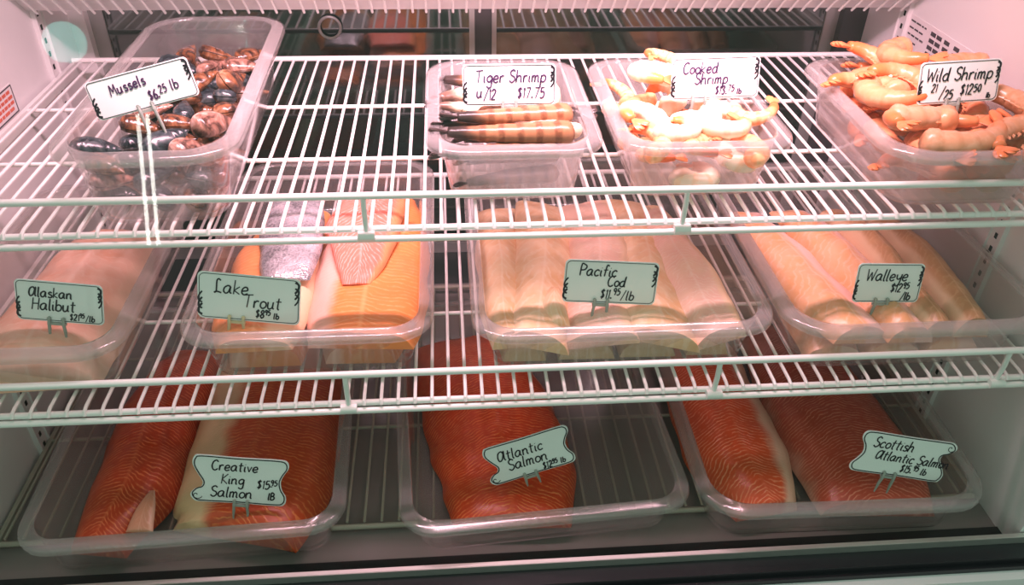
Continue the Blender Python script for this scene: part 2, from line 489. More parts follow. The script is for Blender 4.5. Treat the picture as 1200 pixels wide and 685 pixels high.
# ------------------------------------------------------------ wire shelves
def wire_shelf(zt, yf, yb, label, pitch, off, bars, posts, drop, fence, fence_y, rw=0.0028, coat='wire'):
    root = empty('wire_shelf', ((XL + XR) / 2, yf, zt), label=label, cat='shelf', group='white wire shelves')
    cx = (XL + XR) / 2
    hw = (XR - XL) / 2 - 0.012
    b = MB()
    k = math.ceil((XL + 0.014) / pitch - off)
    while (k + off) * pitch < XR - 0.014:
        x = (k + off) * pitch - cx
        if drop: b.tube([(x, yb - yf, -rw), (x, 0.006, -rw), (x, -0.003, -rw - 0.002), (x, -0.006, -rw - 0.008)], rw, 7)
        else: b.tube([(x, yb - yf, -rw), (x, 0.004, -rw)], rw, 7)
        k += 1
    b.build('wire_deck', M[coat], root)
    b = MB(); b.prism((-hw, 0, -rw*2 - 0.005), (hw, 0, -rw*2 - 0.005), 0.005, n=12)
    b.build('front_bar', M[coat], root)
    b = MB(); b.prism((-hw, yb - yf, -rw + 0.001), (hw, yb - yf, -rw + 0.001), 0.0055, n=12)
    b.build('rear_bar', M[coat], root)
    for y in bars:
        b = MB(); b.prism((-hw, y - yf, -rw*2 - 0.0035), (hw, y - yf, -rw*2 - 0.0035), 0.0036, n=10)
        b.build('cross_bar', M[coat], root)
    for sx in (-1, 1):
        b = MB(); b.box((sx * hw - 0.004, 0.01, -0.03), (sx * hw + 0.004, yb - yf, -0.006))
        b.build('side_bracket', M[coat], root, False)
    if fence:
        fy = fence_y - yf
        b = MB(); b.prism((-hw, fy, fence), (hw, fy, fence), 0.0055, n=12); b.build('fence_rod', M[coat], root)
        b = MB(); b.prism((-hw, fy, -drop), (hw, fy, -drop), 0.0052, n=12); b.build('lower_rod', M[coat], root)
        for px in posts:
            b = MB()
            b.tube([(px - cx, fy, fence), (px - cx, fy - 0.001, 0.02), (px - cx, fy + 0.002, -0.008), (px - cx, fy, -drop + 0.004)], 0.0042, 10)
            b.tube([(px - cx - 0.012, fy - 0.002, -drop + 0.006), (px - cx + 0.012, fy - 0.002, -drop + 0.006)], 0.0075, 10)
            b.build('fence_post', M[coat], root)
    return root
wire_shelf(0.0, 1.012, 1.695, 'topmost of the wire shelves, holding the mussels and shrimp pans', 0.0254, 0.5,
           (1.235, 1.455), (-0.121, 0.342), 0.023, 0.048, 1.004)
wire_shelf(-0.24, 0.905, 1.62, 'middle wire shelf, holding the halibut, trout, cod and walleye pans', 0.0254, -0.4,
           (1.119, 1.36), (-0.16, 0.40, 0.86), 0.020, 0.052, 0.898)
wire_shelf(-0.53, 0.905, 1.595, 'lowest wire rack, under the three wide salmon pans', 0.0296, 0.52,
           (1.14, 1.37), (), 0.0, 0, 0, rw=0.0024, coat='shaded_wire')
# the wire rack high up in front of the slanted panel
root = empty('wire_rack', ((XL + XR) / 2, 1.592, 0.125), label='slanted wire rack at the very top edge, in front of the pale panel', cat='rack')
b = MB(); k = -62
d = (P1 - P0).normalized()
for k in range(66):
    x = XL + 0.02 + k * 0.0259
    if x > XR - 0.01: break
    xx = x - (XL + XR) / 2
    b.tube([(xx * 0.998, 0.0, 0.0), (xx, -0.2 * 0.74, 0.2 * 0.67)], 0.0026, 7)
b.build('wire_deck', M['wire'], root)
b = MB(); b.prism((-0.85, -0.16, 0.139), (0.85, -0.16, 0.139), 0.004, n=10); b.build('cross_bar', M['wire'], root)

# ------------------------------------------------------------ food pans
def rr(w, d, r, z, n=7):
    r = max(0.002, min(r, w/2 - 0.001, d/2 - 0.001)); out = []
    for cx, cy, a0 in ((w/2 - r, d/2 - r, 0), (-w/2 + r, d/2 - r, 90), (-w/2 + r, -d/2 + r, 180), (w/2 - r, -d/2 + r, 270)):
        for i in range(n + 1):
            a = radians(a0 + 90 * i / n)
            out.append((cx + r * cos(a), cy + r * sin(a), z))
    return out

def food_pan(x0, x1, y0, y1, z, h, label, rot=0.0, taper=0.014, fl=0.020, rc=0.045, mat='pan'):
    w, d = x1 - x0, y1 - y0
    root = empty('food_pan', ((x0 + x1) / 2, (y0 + y1) / 2, z), (0, 0, radians(rot)), label, 'food pan', 'clear plastic food pans')
    t = 0.0028
    wi, di = w - 2 * fl, d - 2 * fl
    b = MB()
    b.loft([rr(wi - 2*taper - 0.02, di - 2*taper - 0.02, rc * 0.5, 0.0),
            rr(wi - 2*taper - 0.004, di - 2*taper - 0.004, rc * 0.8, 0.004),
            rr(wi - 2*taper, di - 2*taper, rc * 0.85, 0.012),
            rr(wi - 0.006, di - 0.006, rc, h - 0.016),
            rr(wi, di, rc, h - 0.004),
            rr(wi - 2*t, di - 2*t, rc, h - 0.003),
            rr(wi - 2*t - 0.006, di - 2*t - 0.006, rc, h - 0.016),
            rr(wi - 2*taper - 2*t, di - 2*taper - 2*t, rc * 0.85, 0.014),
            rr(wi - 2*taper - 2*t - 0.012, di - 2*taper - 2*t - 0.012, rc * 0.7, 0.006),
            rr(wi - 2*taper - 2*t - 0.03, di - 2*taper - 2*t - 0.03, rc * 0.5, 0.004)])
    b.build('pan_body', M[mat], root, angle=60)
    b = MB()
    b.loft([rr(wi - 2*t, di - 2*t, rc, h - 0.003),
            rr(wi - 2*t + 0.002, di - 2*t + 0.002, rc, h),
            rr(wi + 0.008, di + 0.008, rc + 0.004, h + 0.001),
            rr(w - 0.012, d - 0.012, rc + 0.010, h - 0.0015),
            rr(w - 0.003, d - 0.003, rc + 0.014, h - 0.003),
            rr(w, d, rc + 0.015, h - 0.008),
            rr(w, d, rc + 0.015, h - 0.013),
            rr(w - 0.004, d - 0.004, rc + 0.013, h - 0.013),
            rr(w - 0.006, d - 0.006, rc + 0.012, h - 0.007),
            rr(wi + 0.002, di + 0.002, rc, h - 0.0045)], closed=True)
    b.build('pan_rim', M['pan_rim'], root, angle=60)
    return root

ZA, ZB, ZC = 0.0, -0.24, -0.53
food_pan(-0.545, -0.290, 0.985, 1.60, ZA, 0.12, 'deep clear pan of mussels at the left of the top shelf', 1.5, rc=0.06)
food_pan(-0.034, 0.228, 1.030, 1.405, ZA, 0.10, 'clear pan of dark tiger shrimp on the top shelf', mat='pan_frosted')
food_pan(0.246, 0.515, 1.030, 1.405, ZA, 0.10, 'clear pan of white cooked shrimp on the top shelf', mat='pan_frosted')
food_pan(0.632, 0.925, 0.985, 1.400, ZA, 0.10, 'clear pan heaped with orange wild shrimp at the right of the top shelf', rc=0.06, mat='pan_frosted')
food_pan(-0.770, -0.475, 0.905, 1.42, ZB, 0.10, 'clear pan of halibut on the middle shelf against the left wall')
food_pan(-0.405, -0.030, 0.925, 1.50, ZB, 0.10, 'clear pan of orange lake trout on the middle shelf')
food_pan(0.027, 0.495, 0.912, 1.50, ZB, 0.10, 'clear pan of pale cod fillets on the middle shelf')
food_pan(0.506, 0.930, 0.895, 1.46, ZB, 0.10, 'clear pan of walleye at the right end of the middle shelf', rc=0.06)
food_pan(-0.692, -0.190, 0.812, 1.43, ZC, 0.095, 'wide clear pan with two king salmon sides at bottom left', 2.0, taper=0.010)
food_pan(-0.112, 0.372, 0.818, 1.43, ZC, 0.09, 'wide clear pan, half empty, with one salmon side at bottom middle', 3.5, taper=0.010)
food_pan(0.400, 0.890, 0.803, 1.43, ZC, 0.095, 'wide clear pan of scottish salmon at bottom right', -1.0, rc=0.06, taper=0.010)

# ------------------------------------------------------------ fish
def fillet(name, pts, mat, label, cat='fish fillet', group=None, nu=56, nv=18, droop=0.0, rough=0.0018, cut=(0.75, 0.15),
           seed=0, roll=0.0, pw=3.0, wander=1.0):
    """pts: (x, y, z of underside, half width, thickness) along the fish. cut = thickness kept at the first / last end"""
    xs = catmull([(p[0], p[1], p[2]) for p in pts], 10)
    ws = [q.x for q in catmull([(p[3], p[4], 0) for p in pts], 10)]
    ts = [q.y for q in catmull([(p[3], p[4], 0) for p in pts], 10)]
    n = len(xs)
    org = Vector((sum(p[0] for p in pts) / len(pts), sum(p[1] for p in pts) / len(pts), min(p[2] for p in pts)))
    top = []; bot = []; uvs_t = []
    s = 0.0
    for i in range(n):
        if i: s += (xs[i] - xs[i-1]).length
        t = (xs[min(i+1, n-1)] - xs[max(i-1, 0)]); t.z = 0; t.normalize()
        side = Vector((t.y, -t.x, 0))
        f = i / (n - 1)
        e = min(1.0, cut[0] + (1 - cut[0]) * min(1, f / 0.10)) * min(1.0, cut[1] + (1 - cut[1]) * min(1, (1 - f) / 0.16))
        rt, rb = [], []
        for j in range(nv + 1):
            v = -1 + 2 * j / nv
            wob = 1 + 0.09 * noise.noise(Vector((s * 14, v * 2 + seed * 7, seed)))
            p = xs[i] + side * (v * ws[i] * wob + 0.006 * wander * noise.noise(Vector((s * 9, seed * 5.3, 1.7))))
            prof = max(0.0, 1 - abs(v) ** pw) ** 0.55
            nz = noise.noise(Vector((p.x * 26, p.y * 26, seed * 3.1))) * rough * 2 + noise.noise(Vector((p.x * 80, p.y * 80, seed))) * rough * 0.6
            zt = ts[i] * e * prof + nz * prof - droop * v * v + roll * v * ws[i]
            zb = -droop * v * v + roll * v * ws[i]
            rt.append(p + Vector((0, 0, zt + 0.0004)) - org)
            rb.append(p + Vector((0, 0, zb)) - org)
            uvs_t.append((s, v))
        top.append(rt); bot.append(rb)
    m = nv + 1
    vs = [p for r in top for p in r] + [p for r in bot for p in r]
    B = n * m
    fs = []
    for i in range(n - 1):
        for j in range(nv):
            fs.append((i*m + j, i*m + j+1, (i+1)*m + j+1, (i+1)*m + j))
            fs.append((B + i*m + j, B + (i+1)*m + j, B + (i+1)*m + j+1, B + i*m + j+1))
        for j in (0, nv):
            fs.append((i*m + j, (i+1)*m + j, B + (i+1)*m + j, B + i*m + j))
    for i in (0, n - 1):
        for j in range(nv):
            fs.append((i*m + j, i*m + j+1, B + i*m + j+1, B + i*m + j))
    me = bpy.data.meshes.new(name)
    me.from_pydata([tuple(p) for p in vs], [], fs)
    bm = bmesh.new(); bm.from_mesh(me); bmesh.ops.recalc_face_normals(bm, faces=bm.faces); bm.to_mesh(me); bm.free()
    uvl = me.uv_layers.new(name='UVMap')
    for lp in me.loops:
        uvl.data[lp.index].uv = uvs_t[lp.vertex_index % B]
    me.materials.append(mat)
    me.polygons.foreach_set('use_smooth', [True] * len(me.polygons))
    try: me.set_sharp_from_angle(angle=radians(70))
    except Exception: pass
    o = bpy.data.objects.new(name, me); COL.objects.link(o)
    o.location = org
    return tag(o, label, cat, group)

# --- bottom shelf: salmon sides
zc = ZC + 0.007
fillet('salmon_fillet', [(-0.580, 0.858, zc, 0.046, 0.042), (-0.562, 0.98, zc, 0.075, 0.058), (-0.565, 1.12, zc, 0.078, 0.060),
                         (-0.555, 1.25, zc, 0.072, 0.052), (-0.545, 1.365, zc, 0.055, 0.030)],
       F_KING2, 'narrow deep orange salmon side at the left of the king salmon pan', group='salmon sides', seed=1, cut=(0.85, 0.3))
fillet('salmon_fillet', [(-0.372, 0.874, zc, 0.108, 0.046), (-0.359, 0.935, zc, 0.130, 0.060), (-0.355, 1.12, zc, 0.137, 0.060),
                         (-0.360, 1.25, zc, 0.128, 0.055), (-0.370, 1.385, zc, 0.105, 0.030)],
       F_KING, 'wide orange salmon side with a cream belly edge, behind the King Salmon sign', group='salmon sides', seed=2, cut=(0.85, 0.3))
fillet('salmon_fillet', [(0.087, 0.872, zc, 0.100, 0.034), (0.090, 0.95, zc, 0.118, 0.040), (0.078, 1.06, zc, 0.128, 0.046),
                         (0.050, 1.20, zc, 0.128, 0.046), (0.010, 1.375, zc, 0.095, 0.032)],
       F_ATL, 'single red orange salmon side lying alone in the half empty bottom pan', group='salmon sides', seed=3, cut=(0.8, 0.3))
fillet('salmon_fillet', [(0.534, 0.870, zc, 0.058, 0.046), (0.520, 0.97, zc, 0.094, 0.058), (0.515, 1.10, zc, 0.094, 0.060),
                         (0.520, 1.25, zc, 0.086, 0.055), (0.530, 1.385, zc, 0.066, 0.034)],
       F_SCO, 'bright orange salmon side with a pale belly strip, left in the scottish salmon pan', group='salmon sides', seed=4, cut=(0.8, 0.3))
fillet('salmon_fillet', [(0.728, 0.858, zc, 0.100, 0.042), (0.735, 0.97, zc, 0.120, 0.054), (0.730, 1.10, zc, 0.116, 0.056),
                         (0.725, 1.25, zc, 0.105, 0.050), (0.720, 1.385, zc, 0.075, 0.034)],
       F_SCO2, 'dull red salmon side behind the Scottish Atlantic Salmon sign', group='salmon sides', seed=5, cut=(0.8, 0.3))
fillet('salmon_flap', [(-0.514, 0.872, zc + 0.038, 0.022, 0.007), (-0.512, 0.91, zc + 0.050, 0.015, 0.006), (-0.512, 0.945, zc + 0.0535, 0.004, 0.003)],
       F_FLAP, 'small pale pink belly flap on the narrow salmon side', 'fish fillet', seed=6, rough=0.0008)

# --- middle shelf
zb = ZB + 0.007
lay = []
def B(name, pts, mat, label, group, **kw): return fillet(name, pts, mat, label, 'fish fillet', group, **kw)
# halibut
B('halibut_fillet', [(-0.622, 0.938, zb, 0.090, 0.066), (-0.625, 1.02, zb, 0.100, 0.070), (-0.62, 1.15, zb, 0.098, 0.072), (-0.615, 1.28, zb, 0.085, 0.06), (-0.61, 1.37, zb, 0.06, 0.03)],
  F_HAL, 'thick pale pink halibut fillet filling the pan by the left wall', 'halibut', seed=11, cut=(0.7, 0.3))
# trout: two below, then the top pieces
B('trout_fillet', [(-0.290, 0.975, zb, 0.054, 0.046), (-0.290, 1.06, zb, 0.070, 0.050), (-0.290, 1.22, zb, 0.070, 0.05), (-0.29, 1.44, zb, 0.05, 0.03)],
  F_TROUT, 'orange trout fillet at the bottom left of its pan, under a paler one', 'lake trout', seed=12, cut=(0.9, 0.4))
B('trout_fillet', [(-0.148, 0.975, zb, 0.054, 0.040), (-0.146, 1.06, zb, 0.070, 0.046), (-0.146, 1.22, zb, 0.070, 0.046), (-0.13, 1.44, zb, 0.055, 0.03)],
  F_TROUT, 'orange trout fillet lying under the big one at the right of its pan', 'lake trout', seed=13, cut=(0.9, 0.4))
B('trout_fillet', [(-0.300, 0.954, zb + 0.048, 0.056, 0.026), (-0.302, 1.03, zb + 0.050, 0.074, 0.028), (-0.300, 1.16, zb + 0.050, 0.074, 0.028), (-0.295, 1.30, zb + 0.05, 0.060, 0.022)],
  F_TROUT2, 'golden orange trout fillet behind the Lake Trout sign', 'lake trout', seed=14, cut=(0.92, 0.4))
B('trout_fillet', [(-0.144, 0.955, zb + 0.046, 0.080, 0.034), (-0.139, 1.03, zb + 0.046, 0.094, 0.036), (-0.135, 1.16, zb + 0.046, 0.097, 0.036), (-0.133, 1.30, zb + 0.046, 0.085, 0.030), (-0.13, 1.42, zb + 0.04, 0.06, 0.02)],
  F_TROUT, 'large smooth orange trout fillet at the right of its pan, pale pink along one edge', 'lake trout', seed=15, cut=(0.92, 0.4))
B('trout_tail_piece', [(-0.262, 1.085, zb + 0.082, 0.036, 0.010), (-0.268, 1.14, zb + 0.085, 0.048, 0.016), (-0.280, 1.25, zb + 0.084, 0.055, 0.020), (-0.285, 1.36, zb + 0.08, 0.045, 0.018)],
  M['skin'], 'piece of trout lying silver skin side up', 'lake trout', seed=16, cut=(0.5, 0.4))
B('trout_tail_piece', [(-0.152, 1.070, zb + 0.084, 0.022, 0.006), (-0.150, 1.14, zb + 0.086, 0.045, 0.012), (-0.150, 1.25, zb + 0.086, 0.066, 0.016), (-0.145, 1.36, zb + 0.08, 0.06, 0.016)],
  F_TROUT3, 'pink ribbed trout piece narrowing to the front, on the large orange fillet', 'lake trout', seed=17, cut=(0.7, 0.4), rough=0.003)
# cod: a bottom layer and a top layer
codL = ['cod fillet on the pan floor, leftmost of the bottom layer', 'cod fillet on the pan floor, second from the left in the bottom layer',
        'cod fillet on the pan floor, third from the left in the bottom layer', 'cod fillet on the pan floor, rightmost of the bottom layer']
for i in range(4):
    x = 0.110 + i * 0.098
    B('cod_fillet', [(x, 0.966, zb, 0.034 if i in (0, 3) else 0.045, 0.036), (x + 0.002, 1.06, zb, 0.047, 0.042), (x, 1.22, zb, 0.046, 0.042), (x, 1.43, zb, 0.036, 0.025)],
      F_COD, codL[i], 'cod fillets', seed=20 + i, cut=(0.8, 0.4))
B('cod_fillet', [(0.084, 0.948, zb + 0.042, 0.0251, 0.034), (0.078, 1.05, zb + 0.042, 0.0365, 0.036), (0.084, 1.18, zb + 0.042, 0.0410, 0.040), (0.09, 1.36, zb + 0.04, 0.0342, 0.025)],
  F_COD, 'slim cream cod fillet along the left wall of its pan', 'cod fillets', seed=30, pw=2.5, cut=(0.92, 0.4))
B('cod_fillet', [(0.130, 0.941, zb + 0.043, 0.0479, 0.036), (0.142, 1.04, zb + 0.043, 0.0524, 0.040), (0.165, 1.18, zb + 0.043, 0.0570, 0.044), (0.18, 1.38, zb + 0.04, 0.0479, 0.028)],
  F_COD, 'cream cod fillet with a rounded ridge, second from the left of the top layer', 'cod fillets', seed=31, roll=-0.18, pw=2.5, cut=(0.92, 0.4))
B('cod_fillet', [(0.222, 0.944, zb + 0.043, 0.0616, 0.030), (0.232, 1.04, zb + 0.044, 0.0593, 0.034), (0.258, 1.18, zb + 0.044, 0.0616, 0.042), (0.27, 1.38, zb + 0.04, 0.0547, 0.028)],
  F_COD2, 'pinkish ribbed cod fillet directly behind the Pacific Cod sign', 'cod fillets', seed=32, roll=0.16, pw=2.5, cut=(0.92, 0.4), rough=0.003)
B('cod_fillet', [(0.320, 0.941, zb + 0.043, 0.0616, 0.034), (0.330, 1.04, zb + 0.043, 0.0638, 0.034), (0.345, 1.18, zb + 0.043, 0.0547, 0.038), (0.35, 1.38, zb + 0.04, 0.0513, 0.028)],
  F_COD, 'cream cod fillet just right of the Pacific Cod sign', 'cod fillets', seed=33, roll=-0.20, pw=2.5, cut=(0.92, 0.4))
B('cod_fillet', [(0.412, 0.944, zb + 0.040, 0.0410, 0.032), (0.402, 1.04, zb + 0.045, 0.0524, 0.034), (0.385, 1.16, zb + 0.050, 0.0479, 0.040), (0.37, 1.32, zb + 0.05, 0.0410, 0.028)],
  F_COD2, 'curved pink edged cod fillet, rightmost of the top layer', 'cod fillets', seed=34, roll=0.25, pw=2.5, cut=(0.92, 0.4), rough=0.003)
B('cod_fillet', [(0.162, 0.966, zb + 0.062, 0.016, 0.012), (0.158, 1.00, zb + 0.074, 0.020, 0.014), (0.166, 1.05, zb + 0.080, 0.008, 0.008)],
  F_COD, 'small white tail tip of cod left of the Pacific Cod sign', 'cod fillets', seed=35, pw=2.0, cut=(0.5, 0.3))
# walleye
wl_ = [('walleye fillet under the others at the left of its pan', 0.605), ('walleye fillet under the others at the middle of its pan', 0.705), ('walleye fillet under the others at the right of its pan', 0.802)]
for i, (lb, x) in enumerate(wl_):
    B('walleye_fillet', [(x, 0.945, zb, 0.046, 0.030), (x, 1.05, zb, 0.048, 0.036), (x, 1.22, zb, 0.046, 0.036), (x, 1.40, zb, 0.035, 0.02)],
      F_WALL, lb, 'walleye fillets', seed=40 + i, cut=(0.8, 0.4))
B('walleye_fillet', [(0.640, 0.938, zb + 0.036, 0.052, 0.038), (0.622, 1.02, zb + 0.037, 0.064, 0.040), (0.598, 1.14, zb + 0.037, 0.060, 0.042), (0.575, 1.32, zb + 0.036, 0.042, 0.03)],
  F_WALL, 'golden and pink walleye fillet, leftmost on top in its pan', 'walleye fillets', seed=44, roll=-0.20, pw=2.0, cut=(0.92, 0.4), rough=0.0035)
B('walleye_fillet', [(0.722, 0.936, zb + 0.036, 0.042, 0.036), (0.706, 1.04, zb + 0.037, 0.048, 0.038), (0.690, 1.16, zb + 0.038, 0.052, 0.044), (0.67, 1.34, zb + 0.036, 0.042, 0.03)],
  F_WALL, 'peach walleye fillet behind the Walleye sign', 'walleye fillets', seed=45, roll=-0.15, pw=2.0, cut=(0.92, 0.4), rough=0.0035)
B('walleye_fillet', [(0.766, 0.946, zb + 0.038, 0.026, 0.034), (0.760, 1.04, zb + 0.038, 0.030, 0.042), (0.756, 1.16, zb + 0.040, 0.030, 0.054), (0.74, 1.32, zb + 0.04, 0.026, 0.035)],
  F_WALL2, 'rolled brown walleye fillet, second from the right in its pan', 'walleye fillets', seed=46, pw=2.0, cut=(0.92, 0.4))
B('walleye_fillet', [(0.820, 0.944, zb + 0.036, 0.028, 0.042), (0.824, 1.04, zb + 0.037, 0.034, 0.050), (0.822, 1.14, zb + 0.040, 0.036, 0.056), (0.80, 1.30, zb + 0.04, 0.028, 0.04)],
  F_WALL2, 'thick golden brown walleye fillet, rightmost in its pan', 'walleye fillets', seed=47, pw=2.0, cut=(0.92, 0.4))

# ------------------------------------------------------------ mussels
def make_mussel(mat, label):
    root = empty('mussel', (0, 0, 0), label=label, cat='mussel', group='mussels in the deep pan')
    for sgn in (1, -1):
        b = MB(); rings = []
        L = 0.072
        for i in range(13):
            f = i / 12
            w = 0.0185 * (sin(pi * min(1, f ** 0.62)) ** 0.75 + 0.02)
            h = 0.0135 * (sin(pi * min(1, f ** 0.55)) ** 0.8 + 0.02)
            x = -L/2 + L * f
            y0 = 0.004 * sin(pi * f)
            rings.append([(x, y0 + w * cos(pi * j / 8), sgn * (0.0008 + h * sin(pi * j / 8))) for j in range(9)])
        b.loft(rings)
        b.build('shell_half', mat, root)
    return root
mus = [make_mussel(SH_DARK, 'glossy dark mussel in the deep pan'), make_mussel(SH_BROWN, 'brown mussel in the deep pan'),
       make_mussel(SH_PINK, 'pinkish tan mussel in the deep pan')]
mlab = ['black blue mussel lying among the others in the deep pan', 'brown shelled mussel lying among the others in the deep pan', 'pinkish tan mussel lying among the others in the deep pan']
rng = random.Random(3)
used = [0, 0, 0]
def put_mussel(k, loc, rot, label=None, sc=1.0):
    if used[k] == 0:
        o = mus[k]; o.location = loc; o.rotation_euler = rot; o.scale = (sc, sc, sc)
    else:
        o = dup(mus[k], loc, rot, (sc, sc, sc))
    used[k] += 1
    o['label'] = label or mlab[k]; o['group'] = mlab[k].split(' lying')[0] + 's in the pan'
hero = [(0, (-0.500, 1.090, 0.083), (0.5, 0.2, 0.4), 'round black mussel at the front left corner of the mussel pan', 0.98),
        (1, (-0.478, 1.055, 0.074), (0.2, 0.1, -0.4), 'reddish mussel at the very front left against the pan wall', 0.9),
        (0, (-0.405, 1.100, 0.085), (0.7, -0.3, 0.7), 'long blue black mussel at the front under the Mussels sign', 1.1),
        (2, (-0.368, 1.090, 0.080), (0.6, 0.3, 1.2), 'pinkish mussel at the front right corner of the mussel pan', 1.05),
        (2, (-0.350, 1.165, 0.085), (0.8, 0.2, 0.9), 'pinkish mussel by the right wall just below the sign corner', 1.1),
        (1, (-0.355, 1.330, 0.085), (0.9, 0.4, 1.5), 'orange brown mussel behind the upper right corner of the sign', 1.2)]
for h in hero: put_mussel(h[0], h[1], h[2], h[3], h[4])
for layer in range(3):
    z = 0.024 + layer * 0.025
    for iy in range(8):
        for ix in range(3):
            x = -0.470 + ix * 0.054 + rng.uniform(-0.008, 0.008); y = 1.065 + iy * 0.062 + rng.uniform(-0.01, 0.01)
            if layer == 2 and iy < 2: continue
            r = rng.random()
            k = 0 if r < 0.42 - 0.1 * ix else (1 if r < 0.74 else 2)
            put_mussel(k, (x, y, z), (rng.uniform(-0.6, 0.6), rng.uniform(-0.35, 0.35), rng.uniform(-0.3, 2.4)), None, rng.uniform(0.88, 1.05))

# ------------------------------------------------------------ shrimp
def make_shrimp(name, mat, tailmat, L, R, curl, label, group, legs=True, flat=0.85):
    """curled in the local XY plane, lying on its side; head end at angle 0"""
    root = empty(name, (0, 0, 0), label=label, cat='shrimp', group=group)
    n = 36
    pts = []
    a = 0.0; x = y = 0.0
    for i in range(n + 1):
        f = i / n
        pts.append(Vector((x, y, 0)))
        a = curl * (f ** 1.15)
        x += cos(a) * L / n; y += sin(a) * L / n
    c = sum((p for p in pts), Vector()) / len(pts)
    pts = [p - c for p in pts]
    vs = []; fs = []; uv = []
    m = 12
    for i, p in enumerate(pts):
        f = i / n
        t = (pts[min(i+1, n)] - pts[max(i-1, 0)]).normalized(); s = Vector((-t.y, t.x, 0))
        r = R * (0.25 + 0.75 * min(1, f / 0.06) ** 0.5) * (1 - 0.60 * f ** 1.7)
        seg = (f * 6.5) % 1.0
        r *= 1 + 0.11 * (seg - 0.4)
        for j in range(m):
            an = 2 * pi * j / m
            vs.append(p + s * (r * cos(an)) + Vector((0, 0, r * flat * sin(an)))); uv.append((f, j / m))
    for i in range(n):
        for j in range(m):
            fs.append((i*m + j, i*m + (j+1) % m, (i+1)*m + (j+1) % m, (i+1)*m + j))
    fs.append(tuple(range(m))); fs.append(tuple(n*m + j for j in range(m)))
    me = bpy.data.meshes.new('body'); me.from_pydata([tuple(v) for v in vs], [], fs)
    bm = bmesh.new(); bm.from_mesh(me); bmesh.ops.recalc_face_normals(bm, faces=bm.faces); bm.to_mesh(me); bm.free()
    ul = me.uv_layers.new(name='UVMap')
    for lp in me.loops: ul.data[lp.index].uv = uv[lp.vertex_index]
    me.materials.append(mat); me.polygons.foreach_set('use_smooth', [True] * len(me.polygons))
    o = bpy.data.objects.new('body', me); COL.objects.link(o); o.parent = root
    # tail fan
    t = (pts[n] - pts[n-1]).normalized(); s = Vector((-t.y, t.x, 0))
    b = MB()
    for k in range(-2, 3):
        d = (t * cos(k * 0.21) + (s * 0.8 + Vector((0, 0, 0.5))) .normalized() * sin(k * 0.21))
        ln = R * (1.35 if k else 1.0)
        q = [pts[n] + d * (ln * g) for g in (-0.15, 0.25, 0.6, 0.9, 1.0)]
        b.tube(q, [R * 0.20, R * 0.27, R * 0.36, R * 0.30, R * 0.10], 7, flat=0.4)
    b.build('tail_fan', tailmat, root)
    if legs:
        b = MB()
        for i in range(6):
            k = int(n * (0.12 + 0.11 * i)); p = pts[k]
            tt = (pts[k+1] - pts[k-1]).normalized(); ss = Vector((-tt.y, tt.x, 0))
            r = R * (1 - 0.68 * (k / n) ** 1.35)
            b.tube([p + ss * r * 0.8, p + ss * r * 1.3 + tt * r * 0.25, p + ss * r * 1.45 + tt * r * 0.7], [R * 0.13, R * 0.11, R * 0.04], 6)
        b.build('legs', mat, root)
    return root

class Pile:
    def __init__(s, proto): s.p = proto; s.n = 0
    def put(s, loc, rot, sc=1.0, label=None, group=None):
        if s.n == 0:
            o = s.p; o.location = loc; o.rotation_euler = rot; o.scale = (sc,) * 3
        else: o = dup(s.p, loc, rot, (sc,) * 3)
        s.n += 1
        if label: o['label'] = label
        if group: o['group'] = group
        return o

# tiger shrimp: long bodies side by side, tails to the left
T1 = Pile(make_shrimp('tiger_shrimp', S_TIGER, S_TAILD, 0.19, 0.0220, -0.35, 'tiger shrimp', 'tiger shrimp', False))
T2 = Pile(make_shrimp('tiger_shrimp', S_TIGERD, S_TAILD, 0.18, 0.0205, 0.30, 'tiger shrimp', 'tiger shrimp', False))
T3 = Pile(make_shrimp('tiger_shrimp', S_TIGERP, S_TAILD, 0.17, 0.022, 1.2, 'tiger shrimp', 'tiger shrimp'))
T3.put((0.150, 1.118, 0.096), (0.15, 0.0, 2.5), 0.62, 'pale round headed tiger shrimp bulging out at the right of the front bundle')
T2.put((0.080, 1.080, 0.074), (0.2, -0.03, pi + 0.02), 0.95, 'dark brown tiger shrimp lying lowest at the front of its pan')
T1.put((0.095, 1.102, 0.094), (0.2, -0.05, pi + 0.16), 1.0, 'amber brown tiger shrimp slanting up to the right below the sign')
T1.put((0.104, 1.136, 0.106), (0.2, -0.10, pi + 0.34), 0.95, 'amber tiger shrimp highest in the front bundle, touching the sign')
T2.put((0.060, 1.155, 0.094), (0.2, 0.0, pi + 0.12), 0.78, 'dark tiger shrimp behind the front ones, under the left end of the sign')
T3.put((0.045, 1.215, 0.082), (0.2, 0.1, 2.2), 0.75, 'pale curled tiger shrimp left of its sign')
T3.put((0.060, 1.290, 0.080), (0.2, 0.1, 2.8), 0.95, 'pale pink tiger shrimp at the back left behind its sign')
T1.put((0.085, 1.325, 0.085), (0.2, 0.0, pi - 0.1), 0.95, 'brown tiger shrimp lying along the back of its pan')
T3.put((0.165, 1.270, 0.088), (0.2, 0.1, 0.9), 0.9, 'pale tiger shrimp at the back right, behind the right end of its sign')
T1.put((0.130, 1.200, 0.082), (0.1, 0.0, 0.3), 0.9, 'brown tiger shrimp hidden behind its sign')
under = 'tiger shrimp in the bottom layer of its pan'
rng = random.Random(5)
for i in range(8):
    (T1 if i % 2 else T2).put((0.097, 1.090 + i * 0.036, 0.028 + (i % 2) * 0.022), (rng.uniform(-0.2, 0.2), 0, pi + rng.uniform(-0.12, 0.12)), 0.80, under, 'tiger shrimp in the bottom layer')

